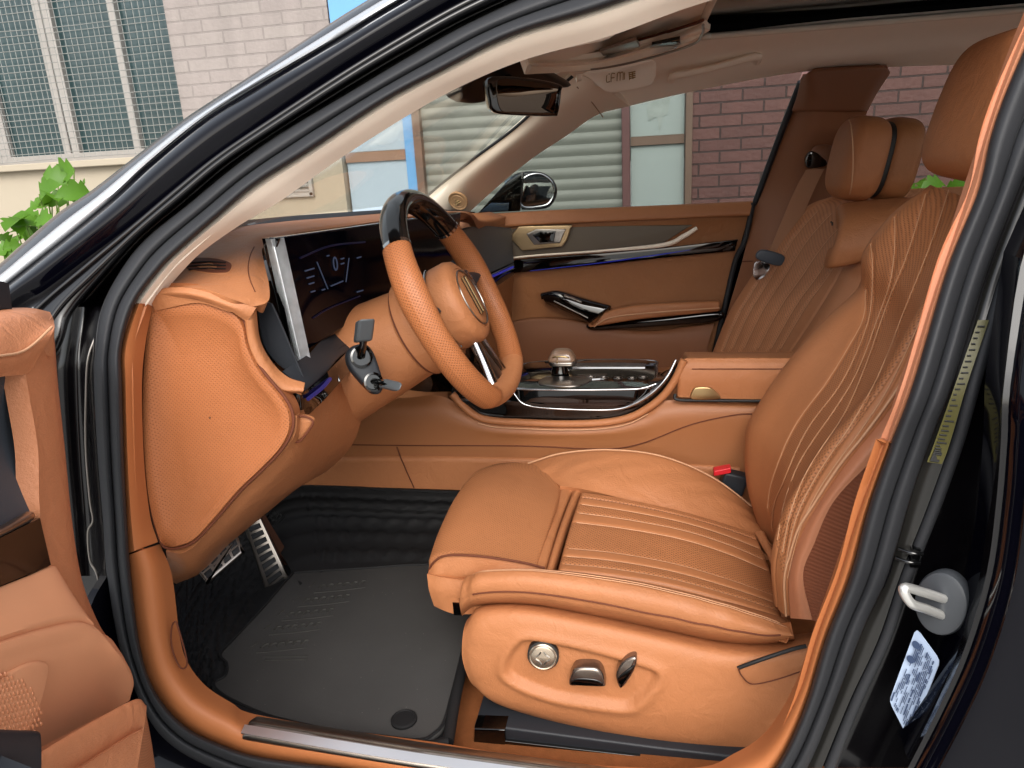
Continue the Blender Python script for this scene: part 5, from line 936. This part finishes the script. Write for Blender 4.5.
def p_s(a, c, d=0): return P(a, c, YS-d)
b = MB(); b.slab(_closed([p_s(*q, .016) for q in ((569, 686), (571, 675), (577, 669), (595, 669), (602, 674), (605, 684), (603, 688), (580, 687))], 36), (0, -1, 0), .022, .005); s1 = b.build('slide_switch', mat('satin_switch_metal', '#8d8279', .25, .95), dseat)
b = MB(); b.slab(_closed([p_s(*q, .0168) for q in ((572, 685), (576, 679), (596, 680), (602, 686))], 24), (0, -1, 0), .003, .001); b.build('switch_face', M_piano, s1)
b = MB(); b.slab(_closed([p_s(*q, .016) for q in ((616, 676), (622, 663), (632, 658), (637, 660), (634, 672), (624, 687), (619, 688))], 36), (0, -1, 0), .022, .004); s2 = b.build('recline_switch', mat('satin_switch_metal_b', '#8d8279', .25, .95), dseat)
b = MB(); b.slab(_closed([p_s(*q, .0168) for q in ((618, 678), (634, 665), (632, 672), (622, 685))], 24), (0, -1, 0), .003, .001); b.build('switch_face', M_piano, s2)
b = MB(); b.tube([P(738, 668, .917), P(760, 660, .915), P(790, 650, .92), P(806, 646, .925)], .003); b.build('shadow_gap', M_ink, dseat)
tube('seam', [P(738, 668, .914), P(742, 676, .912), P(752, 684, .912), P(775, 680, .914), (P(808, 669, .922))], .001, M_seam, dseat)
# cushion: near bolster roll, channel, far bolster
cu = patch('cushion', [
    ys([(462, 616, .985), (478, 606, .975), (530, 606, .97), (600, 619, .97), (660, 631, .97), (720, 643, .97), (765, 645, .97), (795, 640, .97)]),
    ys([(460, 607, .95), (478, 600, .938), (530, 599, .93), (600, 610, .93), (660, 622, .93), (720, 634, .93), (765, 640, .935), (794, 637, .94)]),
    ys([(460, 592, .945), (478, 586, .93), (530, 586, .922), (600, 596, .922), (660, 608, .922), (720, 621, .924), (765, 631, .928), (793, 635, .935)]),
    ys([(464, 580, .955), (482, 574, .943), (530, 573, .935), (600, 582, .935), (660, 593, .935), (720, 608, .937), (765, 622, .942), (790, 630, .945)]),
    ys([(474, 575, .98), (492, 570, .97), (540, 569, .965), (600, 575, .965), (660, 586, .965), (720, 601, .965), (765, 615, .968), (787, 624, .97)]),
    ys([(490, 575, 1.01), (510, 572, 1.005), (545, 571, 1.0), (600, 578, 1.0), (660, 587, 1.0), (720, 600, 1.0), (765, 612, 1.0), (785, 618, 1.0)])], M_lea, dseat, n=(110, 50), thick=.02,
    disp=lambda u, v, G: .002*np.exp(-((v-.63)/.02)**2)-.0025*np.exp(-((v-.27)/.012)**2)*(u < .9)+.0012*np.sin(u*34+4*np.sin(u*9))*np.exp(-((v-.45)/.2)**2))
for d, nm in ((.66, 'stitching'), (.72, 'stitching')): tube(nm, [on('cushion', t, d)+V(0, -.0003, .0003) for t in np.linspace(.07, .985, 40)], .0008, M_stitch, dseat, m=160)
tube('seam', [on('cushion', t, .30+.06*max(0, (t-.8)/.2)) +V(0, -.0004, .0002) for t in np.linspace(.12, .93, 30)], .0014, M_seam, dseat, m=120)
# centre insert with stitched flutes
fl = [.10, .22, .33, .62, .73, .84, .93]
def flute(u, v, G):
    r = np.zeros_like(u); ks = [0]+fl+[1]
    for a, c in zip(ks[:-1], ks[1:]):
        t = np.clip((v-a)/(c-a), 0, 1); r = r+np.where((v >= a) & (v < c), .0036*np.sqrt(np.maximum(0, 1-(2*t-1)**4))*(1 if c-a < .2 else .8), 0)
    return r*np.clip(np.minimum(u, 1-u)/.03, 0, 1)**.5-.001
ins = patch('seat_insert', [ys([(557, 571, 1.01), (610, 576, 1.01), (670, 586, 1.01), (730, 602, 1.01), (783, 619, 1.01)]), ys([(563, 548, 1.09), (615, 553, 1.09), (675, 564, 1.09), (730, 580, 1.09), (778, 597, 1.09)]), ys([(572, 518, 1.19), (620, 524, 1.19), (680, 535, 1.19), (728, 550, 1.19), (770, 568, 1.19)]), ys([(581, 492, 1.29), (625, 499, 1.29), (680, 511, 1.29), (722, 523, 1.29), (756, 534, 1.29)])], M_rib, dseat, n=(70, 200), thick=.02, disp=flute, rnd=.006)
b = MB()
for k in fl: b.tube([on('seat_insert', t, k)+V(0, -.0002, .0003) for t in np.linspace(.03, .97, 20)], .0007, n=6, m=60)
b.build('stitching', M_stitch, dseat)
# strips between insert and thigh pad; back strip
patch('front_strip', [ys([(545, 572, 1.0), (553, 545, 1.08), (562, 518, 1.18), (571, 494, 1.28), (576, 486, 1.31)]), ys([(552, 573, 1.0), (560, 546, 1.08), (569, 519, 1.18), (578, 494, 1.28), (583, 487, 1.31)])], M_lea, dseat, n=(40, 14), thick=.03, rnd=.008, edges='ab')
patch('front_strip', [ys([(531, 571, 1.0), (539, 544, 1.08), (549, 516, 1.18), (558, 493, 1.28), (562, 484, 1.32)]), ys([(544, 572, 1.0), (552, 545, 1.08), (561, 518, 1.18), (570, 494, 1.28), (574, 486, 1.31)])], M_lea, dseat, n=(40, 14), thick=.03, rnd=.008, edges='ab')
patch('rear_strip', [ys([(782, 617, 1.01), (776, 590, 1.10), (768, 560, 1.2), (754, 532, 1.29)]), ys([(792, 622, 1.0), (784, 590, 1.10), (774, 556, 1.2), (764, 530, 1.29)])], M_lea, dseat, n=(40, 14), thick=.03, rnd=.006, edges='ab')
# far bolster
fb = patch('far_bolster', [ys([(560, 486, 1.30), (583, 489, 1.295), (625, 499, 1.295), (680, 511, 1.295), (722, 524, 1.295), (758, 537, 1.295)]), ys([(548, 477, 1.335), (580, 474, 1.33), (623, 480, 1.33), (678, 491, 1.33), (724, 508, 1.33), (764, 532, 1.32)]), ys([(536, 468, 1.37), (570, 461, 1.37), (615, 461, 1.375), (670, 470, 1.375), (720, 490, 1.37), (764, 524, 1.36)]), ys([(528, 464, 1.40), (562, 454, 1.405), (610, 450.5, 1.41), (662, 457, 1.41), (714, 479, 1.405), (762, 515, 1.39)]), ys([(528, 468, 1.42), (562, 459, 1.425), (610, 456, 1.43), (662, 463, 1.43), (714, 486, 1.425), (762, 522, 1.41)])], M_lea, dseat, n=(80, 30), thick=.03, face=V(0, 1.1, 2), disp=lambda u, v, G: .0012*np.sin(u*30+5*np.sin(v*7))*np.exp(-((v-.35)/.2)**2))
tube('piping', [p+V(0, 0, .0015) for p in ys([(528, 464, 1.402), (562, 454, 1.407), (610, 450.5, 1.412), (662, 457, 1.412), (714, 479, 1.407), (762, 515, 1.392)])], .0017, M_stitch, dseat, m=80)
# extendable thigh pad
M_thp = perf('thigh_pad_leather', LEA, pitch=.0046, r=.2, dark=.62)
tp = patch('thigh_support', [
    ys([(428, 574, 1.0), (438, 545, 1.08), (452, 515, 1.17), (468, 490, 1.27), (486, 476, 1.36)]),
    ys([(429, 562, 1.0), (440, 530, 1.09), (456, 497, 1.2), (474, 474, 1.3), (490, 466, 1.37)]),
    ys([(448, 556, 1.0), (462, 520, 1.1), (480, 487, 1.22), (495, 468, 1.32), (510, 462, 1.38)]),
    ys([(490, 560, 1.0), (504, 520, 1.12), (518, 490, 1.23), (528, 472, 1.33), (534, 465, 1.38)]),
    ys([(530, 568, 1.0), (541, 534, 1.1), (551, 505, 1.2), (556, 486, 1.3), (556, 474, 1.36)]),
    ys([(536, 574, 1.0), (547, 540, 1.1), (557, 511, 1.2), (562, 492, 1.3), (562, 481, 1.36)])], M_thp, dseat, n=(60, 60), thick=.035, rnd=.014, edges='c', face=V(-.2, .6, 1.6))
patch('pad_side', [ys([(429, 566, .998), (436, 560, .992), (450, 556, .990), (482, 557, .990), (520, 563, .992), (545, 569, .996)]), ys([(428, 578, .99), (436, 575, .985), (450, 574, .985), (482, 575, .985), (520, 577, .985), (545, 580, .99)]), ys([(429, 580, .995), (436, 580, .99), (450, 580, .99), (482, 580, .99), (520, 582, .99), (545, 584, .995)])], M_lea, dseat, n=(50, 14), thick=.012)
tube('seam', ys([(429, 570, .996), (433, 563, .990), (441, 557, .988), (455, 555, .987), (482, 556.5, .987), (520, 562, .988), (545, 568, .99)]), .0018, M_seam, dseat, m=80)
patch('pad_tray', [ys([(427, 574, .985), (440, 577, .98), (462, 580, .98), (500, 583, .98)]), ys([(429, 590, .98), (440, 592, .976), (462, 595, .976), (500, 598, .976)]), ys([(434, 606, .985), (445, 611, .98), (456, 614, .98), (475, 614, .98)])], M_lea, dseat, n=(30, 16), thick=.03)
b = MB(); b.box(P(458, 606, .985), (.006, 0, 0), (0, .008, 0), (0, 0, .012)); b.build('latch', M_piano, dseat)
# backrest
far = [(764, 524), (751, 478), (750, 430), (765, 398), (798, 352), (830, 317), (864, 284), (867, 252), (896, 214), (935, 186)]
near = [(789, 618), (788, 576), (800, 534), (819, 501), (844, 464), (868, 436), (900, 392), (938, 330), (980, 258), (1004, 214)]
Fp = [P(a, c, yy) for (a, c), yy in zip(far, (1.40, 1.405, 1.41, 1.41, 1.41, 1.41, 1.40, 1.39, 1.36, 1.32))]
Np = [P(a, c, yy) for (a, c), yy in zip(near, (.965, .955, .95, .95, .95, .95, .955, .96, .98, 1.0))]
rows = []
for t, of in ((0, .0), (.06, -.012), (.16, -.012), (.28, .006), (.4, .018), (.55, .02), (.7, .014), (.82, -.004), (.92, -.018), (1, -.004)):
    rows.append([f*(1-t)+q*t+V(of, 0, -of*.35) for f, q in zip(Fp, Np)])
blines = [[(772, 528), (774, 505), (783, 484), (797, 450), (813, 421), (843, 382), (866, 330), (872, 300), (873, 265), (871, 244)],
    [(778, 540), (784, 505), (796, 470), (813, 441), (835, 410), (858, 372), (878, 318), (890, 285), (895, 250), (895, 217)],
    [(783, 552), (790, 515), (804, 478), (822, 448), (845, 414), (866, 366), (888, 302), (905, 262), (917, 225), (926, 194)],
    [(786, 565), (795, 522), (811, 486), (830, 456), (852, 424), (880, 374), (904, 312), (922, 268), (938, 225), (949, 190)],
    [(788, 578), (800, 530), (818, 492), (838, 462), (860, 432), (890, 386), (922, 318), (945, 270), (962, 225)],
    [(792, 600), (802, 556), (817, 517), (842, 480), (868, 444), (900, 396), (940, 328), (968, 270)],
    [(768, 508), (770, 490), (776, 470), (788, 440), (803, 414), (826, 384), (850, 345), (864, 318), (866, 290)]]
bk0 = patch('backrest', rows, M_lea, dseat, n=(120, 200), thick=.05, rnd=.01, edges='ab', face=V(-.4, .9, 1.3))
bld = np.vstack([cr(drape('backrest', l), np.linspace(0, 1, 180)) for l in blines])
bpy.data.objects.remove(bk0)
def backflute(u, v, G):
    d = np.full(u.shape, 1.)
    for q in bld: d = np.minimum(d, np.linalg.norm(G-q, axis=2))
    r = -.0035*np.exp(-(d/.0042)**2)
    for k in (.04, .93): r = r-.002*np.exp(-((v-k)/.006)**2)
    return r
M_back = perf('backrest_leather', LEA, pitch=.0048, r=.25, bands=[(.5, .7)], axis=1, dark=.5)
preg = [(768, 508), (770, 490), (776, 470), (788, 440), (803, 414), (826, 384), (850, 345), (864, 318), (862, 280), (866, 250), (897, 212), (940, 182), (1010, 190), (980, 222), (918, 330), (862, 420), (836, 450), (808, 494), (790, 535), (782, 580), (776, 550)]
def pmask(G):
    q = project(G); return .6*sstep(sdf(preg, q[..., 0], q[..., 1]), -1.5, 1.5)
bk = patch('backrest', rows, M_back, dseat, n=(150, 240), thick=.05, rnd=.01, edges='ab', disp=backflute, face=V(-.4, .9, 1.3), unv=pmask)
tube('piping', [on('backrest', t, .012) for t in np.linspace(.0, .68, 30)], .0016, M_stitch, dseat, m=120)
tube('piping', [on('backrest', t, .99)+V(-.001, -.002, 0) for t in np.linspace(.0, .9, 30)], .0017, M_stitch, dseat, m=120)
b = MB()
for l in blines: b.tube(drape('backrest', l, .0008), .0007, n=5, m=110)
b.build('stitching', M_stitch, dseat)
be = [(812, 620), (803, 576), (814, 544), (834, 501), (873, 459), (900, 425), (935, 375), (975, 310), (1010, 260)]
nn_ = [(789, 618), (788, 576), (800, 534), (819, 501), (853, 452), (884, 415), (920, 362), (960, 292), (1000, 222)]
M_salm = mat('salmon_leather', '#b27453', .5, var=.04, bump=.2, bscale=900, bkind='vor')
patch('side_bolster', [ys([(a, c, .958) for a, c in nn_]), ys([((a+e)/2, (c+f)/2, .938) for (a, c), (e, f) in zip(nn_, be)]), ys([(a, c, .935) for a, c in be])], M_salm, dseat, n=(60, 16), thick=.02, rnd=.004, edges='a')
M_wov = mat('woven_brown', '#84492d', .7); T_ = M_wov.node_tree
uvn = T_.nodes.new('ShaderNodeUVMap'); uvn.uv_map = 'UVMap'; wv = T_.nodes.new('ShaderNodeTexWave'); wv.inputs['Scale'].default_value = 55; wv.bands_direction = 'X'; T_.links.new(uvn.outputs[0], wv.inputs['Vector'])
bb = T_.nodes.new('ShaderNodeBump'); bb.inputs['Strength'].default_value = .5; bb.inputs['Distance'].default_value = .002; T_.links.new(wv.outputs['Fac'], bb.inputs['Height']); T_.links.new(bb.outputs[0], T_.nodes['Principled BSDF'].inputs['Normal'])
patch('side_panel', [ys([(a, c, .938) for a, c in be]), ys([(a+30, c+10, .95) for a, c in be]), ys([(a+90, c+25, .96) for a, c in be])], M_wov, dseat, n=(60, 16), thick=.05)
# headrest
hc = P(955, 110, 1.19)
def hshape(q): return np.array([q[0]+.10*q[2]*-1+.12*q[1]**2, q[1], q[2]])
hr_ = rbox('headrest', P(990, 112, 1.19)+V(.02, 0, 0), (.062, .14, .098), M_lea, dseat, .45, .45, rot=Matrix.Rotation(R(14), 3, 'Y'), shape=lambda q: np.array([q[0], q[1]*(1-.12*max(0, q[2])), q[2]]))
b = MB()
for s in (-1, 1): b.tube([P(990, 170, 1.19)+V(.03, s*.07, -.05), P(990, 150, 1.19)+V(.03, s*.07, .03)], .007)
b.build('headrest_post', M_chr, dseat)
# rails, far side buckle
def rail(pts, y, t, r):
    b = MB(); b.slab([P(a, c, y) for a, c in pts], pn, t, r); return b
ra = rail([(474, 728), (500, 727), (560, 735), (660, 748), (780, 762), (780, 790), (660, 776), (560, 764), (500, 754), (473, 748)], .905, .08, .004).build('seat_rail', M_plas, dseat)
rail([(474, 729), (505, 730), (506, 752), (473, 747)], .899, .03, .004).build('rail_cap', M_piano, ra)
rail([(505, 741), (600, 752), (760, 770), (760, 774), (600, 756), (505, 745)], .9, .01, .001).build('rail_edge', M_piano, ra)
rail([(545, 722), (640, 738), (760, 757), (760, 770), (640, 757), (545, 737)], .93, .06, .004).build('rail_cover', M_rub, ra)
bx = P(733, 482, 1.44); b = MB(); b.box(bx, (.024, 0, -.006), (0, .016, 0), (.006, 0, .022)); bu = b.build('belt_buckle', M_plas, dseat, bevel=.005)
b = MB(); b.box(P(722, 470, 1.432), (.017, 0, .004), (0, .011, 0), (.0, 0, .006)); b.build('release_button', mat('red_button', '#c8202a', .4), bu, bevel=.002)
# ---- passenger seat
rowsP = [ys([(712, 354, 1.82), (728, 316, 1.83), (752, 280, 1.84), (778, 240, 1.86), (806, 212, 1.9), (834, 199, 1.96)]),]
farP = ys([(711, 354, 2.24), (728, 312, 2.25), (752, 274, 2.25), (778, 234, 2.24), (806, 206, 2.2), (834, 195, 2.12)])
nearP = ys([(822, 354, 1.84), (850, 320, 1.82), (868, 290, 1.82), (884, 258, 1.83), (905, 226, 1.86), (912, 205, 1.92)])
rp = []
for t, of in ((0, 0), (.1, -.012), (.25, .002), (.5, .016), (.7, .006), (.86, -.016), (1, .0)): rp.append([f*(1-t)+q*t+V(of, 0, 0) for f, q in zip(farP, nearP)])
bfp = [.22, .29, .36, .43, .5, .57]
def pflute(u, v, G):
    c = np.clip((u-.3)/.6, 0, 1); r = np.zeros_like(u)
    for k in bfp: kk = k+(k-.35)*c*.5; r = r-.004*np.exp(-((v-kk)/.010)**2)*np.clip((.8-u)/.1, 0, 1)
    r = r-.006*np.exp(-((v-.70)/.010)**2)-.003*np.exp(-((v-.1)/.008)**2)
    return r
M_pb = perf('passenger_leather_lit_copy', '#b07752', pitch=.006, r=.24, bands=[(.2, .6)], axis=1, dark=.55)  # driver's leather paled to make up for weak light on the far seat
pseat_base = rbox('passenger_seat', (.02, 2.03, .54), (.30, .25, .10), M_lea, car, .3, .45, label='orange leather front seat on the far side of the centre console')
pb_ = patch('backrest', rp, M_pb, pseat_base, n=(90, 150), thick=.09, rnd=.012, edges='abd', disp=pflute, face=V(-.4, 1.5, 1.3))
b = MB()
for k in bfp:
    b.tube([on('backrest', u, k+(k-.35)*max(0, (u-.3)/.6)*.5+.006)+V(-.0004, -.0004, .0003) for u in np.linspace(.03, .78, 26)], .0009, n=5, m=80)
b.tube([on('backrest', u, .70)+V(-.001, -.0006, .0004) for u in np.linspace(.05, .95, 26)], .0016, n=5, m=80)
b.build('stitching', M_stitch, pseat_base)
patch('shoulder_wing', [ys([(835, 201, 1.95), (870, 197, 1.93), (912, 194, 1.91), (950, 194, 1.91)]), ys([(838, 218, 1.87), (872, 214, 1.85), (912, 212, 1.84), (950, 212, 1.84)]), ys([(834, 245, 1.83), (866, 244, 1.82), (905, 240, 1.82), (950, 236, 1.82)]), ys([(826, 272, 1.84), (856, 266, 1.83), (900, 252, 1.83), (950, 246, 1.83)])], M_lea, pseat_base, n=(40, 30), thick=.06, rnd=.02)
c = P(834, 223, 1.915); b = MB(); b.tube([c+V(-.006, -.006, .001), c+V(-.006, .004, .002)], .0022); b.tube([c+V(-.004, -.001, -.006), c+V(-.004, 0, .002)], .002); b.build('emblem', M_ink, pseat_base)
hp = P(868, 158, 1.98); rotp = Matrix.Rotation(R(10), 3, 'Y')
h1 = rbox('headrest', P(857, 159, 1.98)+V(.0, 0, 0), (.052, .116, .098), M_lea, pseat_base, .6, .6, rot=rotp)
rbox('headrest_shell', P(891, 160, 1.99), (.046, .110, .097), M_lead, h1, .6, .6, rot=rotp)
rbox('headrest_gap', P(874, 160, 1.985), (.022, .104, .089), M_ink, h1, .7, .6, rot=rotp)
tube('seam', [P(848+5*math.sin(t), 158-39*math.cos(t), 1.857+.055*abs(math.cos(t))**6) for t in np.linspace(.25, 2.9, 16)], .0016, M_stitch, h1)
# ---- the driver's open door at the near edge
dn = V(.98, .20, 0); dn /= np.linalg.norm(dn); do = V(-.60, .64, 1)
def D(a, c, d=0): return PP(a, c, do+dn*d, dn)
ddir = D(-20, 450)-D(60, 450); ddir[2] = 0; ddir /= np.linalg.norm(ddir)
def Ds(l, d=0):
    q = [D(a, c, d) for a, c in l]
    if l[0][0] <= -60: q = [q[1]+ddir*.45, q[1]+ddir*.18, q[1]+ddir*.06, q[1]+ddir*.02]+q[1:]      # the trim runs on along the rest of the door
    return q
M_dor = mat('door_orange_leather', '#bb7a54', .52, var=.05, vscale=6, bump=.25, bscale=900, bkind='vor')
leather(M_dor)
nd = patch('door', [Ds([(-90, 326), (-40, 318), (0, 309), (30, 308), (50, 312)], -.06), Ds([(-90, 340), (-40, 330), (0, 318), (34, 316), (54, 322)], -.01), Ds([(-90, 372), (-40, 362), (0, 355), (22, 351), (52, 334)], .012), Ds([(-90, 400), (-40, 388), (0, 377), (22, 375), (30, 372)], .004)], M_dor, car, n=(50, 40), thick=.03, label='open door at the near edge with orange trim, grey insert and speaker grille', face=V(.3, .3, 1.4))
tube('stitching', Ds([(-60, 366), (-30, 361), (0, 356), (20, 352.5), (34, 344), (52, 327)], .014), .0013, M_stitch, nd)
patch('edge_strip', [Ds([(52, 316), (55, 345), (58, 384), (65, 450), (72, 520), (82, 580), (98, 622), (111, 642)], -.035), Ds([(48, 322), (50, 350), (54, 384), (61, 450), (68, 520), (78, 580), (93, 622), (108, 646)], -.008), Ds([(23, 352), (25, 372), (30, 400), (38, 450), (40, 512), (50, 572), (68, 618), (96, 650)], .004)], M_dor, nd, n=(70, 20), thick=.02)
patch('insert', [Ds([(-80, 390), (-40, 380), (0, 372), (20, 368), (30, 368)], -.012), Ds([(-80, 460), (-40, 450), (0, 440), (30, 432), (42, 430)], -.024), Ds([(-80, 556), (-40, 544), (0, 530), (30, 514), (43, 504)], -.004)], M_glea, nd, n=(30, 24), thick=.02)
patch('trim_line', [Ds([(-80, 560), (-40, 547), (0, 531), (37, 511)], .012), Ds([(-80, 568), (-40, 554), (0, 538), (39, 518)], .012)], M_brush, nd, n=(30, 8), thick=.01, rnd=.003)
patch('gloss_panel', [Ds([(-80, 568), (-40, 554), (0, 538), (40, 518)], .008), Ds([(-80, 615), (-40, 602), (0, 586), (51, 565)], .006)], M_jamb, nd, n=(30, 8), thick=.02)
patch('lower_panel', [Ds([(-80, 616), (-40, 603), (0, 587), (30, 575), (52, 566), (62, 572)], .004), Ds([(-80, 650), (-40, 636), (0, 622), (40, 608), (72, 600), (84, 610)], .03), Ds([(-80, 690), (-40, 676), (0, 662), (50, 648), (95, 640), (118, 650)], .04), Ds([(-80, 760), (-40, 746), (0, 732), (50, 712), (110, 685), (137, 678)], .02), Ds([(-80, 800), (-40, 784), (0, 768), (48, 748), (105, 715), (134, 698)], .01)], M_suede, nd, n=(60, 50), thick=.03, rnd=.012, edges='d', disp=lambda u, v, G: -.004*np.exp(-((v-.38)/.012)**2)-.004*np.exp(-((v-.50)/.012)**2)*(u < .85))
sp = _closed([D(*q, .041) for q in ((-20, 700), (5, 676), (28, 663), (44, 661), (50, 668), (46, 690), (38, 715), (25, 736), (-10, 760))], 60)
b = MB(); b.slab(sp, dn, .01, .003); sg = b.build('speaker_grille', M_suede, nd)
b = MB()
for i in range(17):
    for j in range(17):
        a, c = -18+i*4.2+(j % 2)*2.1, 664+j*5.5-i*1.2
        q = (a-12)/36*1.0, (c-706)/46
        if (q[0]*.85+q[1]*.55)**2*.9+(q[1]*.8-q[0]*.5)**2*.55*4 < .75 and -22 < a < 46: b.lathe(D(a, c, .0405), dn, [(0, .0026), (.001, .002), (.0014, .0002)], n=8, sx=.55)
b.build('grille_studs', M_dor, sg)
patch('door_pocket', [Ds([(-60, 810), (0, 780), (46, 749), (95, 720), (133, 701), (144, 706)], .05), Ds([(-60, 820), (0, 790), (47, 756), (97, 728), (136, 708), (146, 714)], .065), Ds([(-60, 900), (0, 860), (47, 830), (97, 810), (128, 800), (132, 800)], .06)], M_dor, nd, n=(50, 24), thick=.03)
M_dp = perf('door_perforated', '#bb7a54', pitch=.004, r=.3, dark=.5)
patch('pocket_edge', [Ds([(146, 712), (138, 745), (130, 775), (128, 800)], .058), Ds([(147, 718), (152, 745), (156, 775), (158, 800)], .02)], M_dp, nd, n=(20, 12), thick=.02)
ah = patch('pull_handle', [Ds([(-60, 735), (-20, 731), (20, 730), (36, 731), (41, 735)], .085), Ds([(-60, 742), (-20, 737), (20, 736), (38, 737), (44, 742)], .10), Ds([(-60, 790), (-20, 788), (20, 788), (38, 788), (45, 788)], .10)], M_plas, nd, n=(40, 20), thick=.05, rnd=.006, edges='ad')
# door body behind the trim, its window frame
dd = np.cross(dn, V(0, 0, 1))
b = MB()
pA = D(60, 450, -.03); pB = D(-20, 450, -.03)+ddir*.44
c_ = (pA+pB)/2; c_[2] = .72
b.box(c_-dn*.045, (pA-pB)/2*1.0, dn*.04, V(0, 0, .41)); b.build('door_shell', M_paint, nd, bevel=.02)
patch('window_ledge', [Ds([(-60, 290), (0, 281), (9, 284)], -.05), Ds([(-60, 318), (0, 309), (12, 309)], -.05)], M_plas, nd, n=(12, 8), thick=.02)
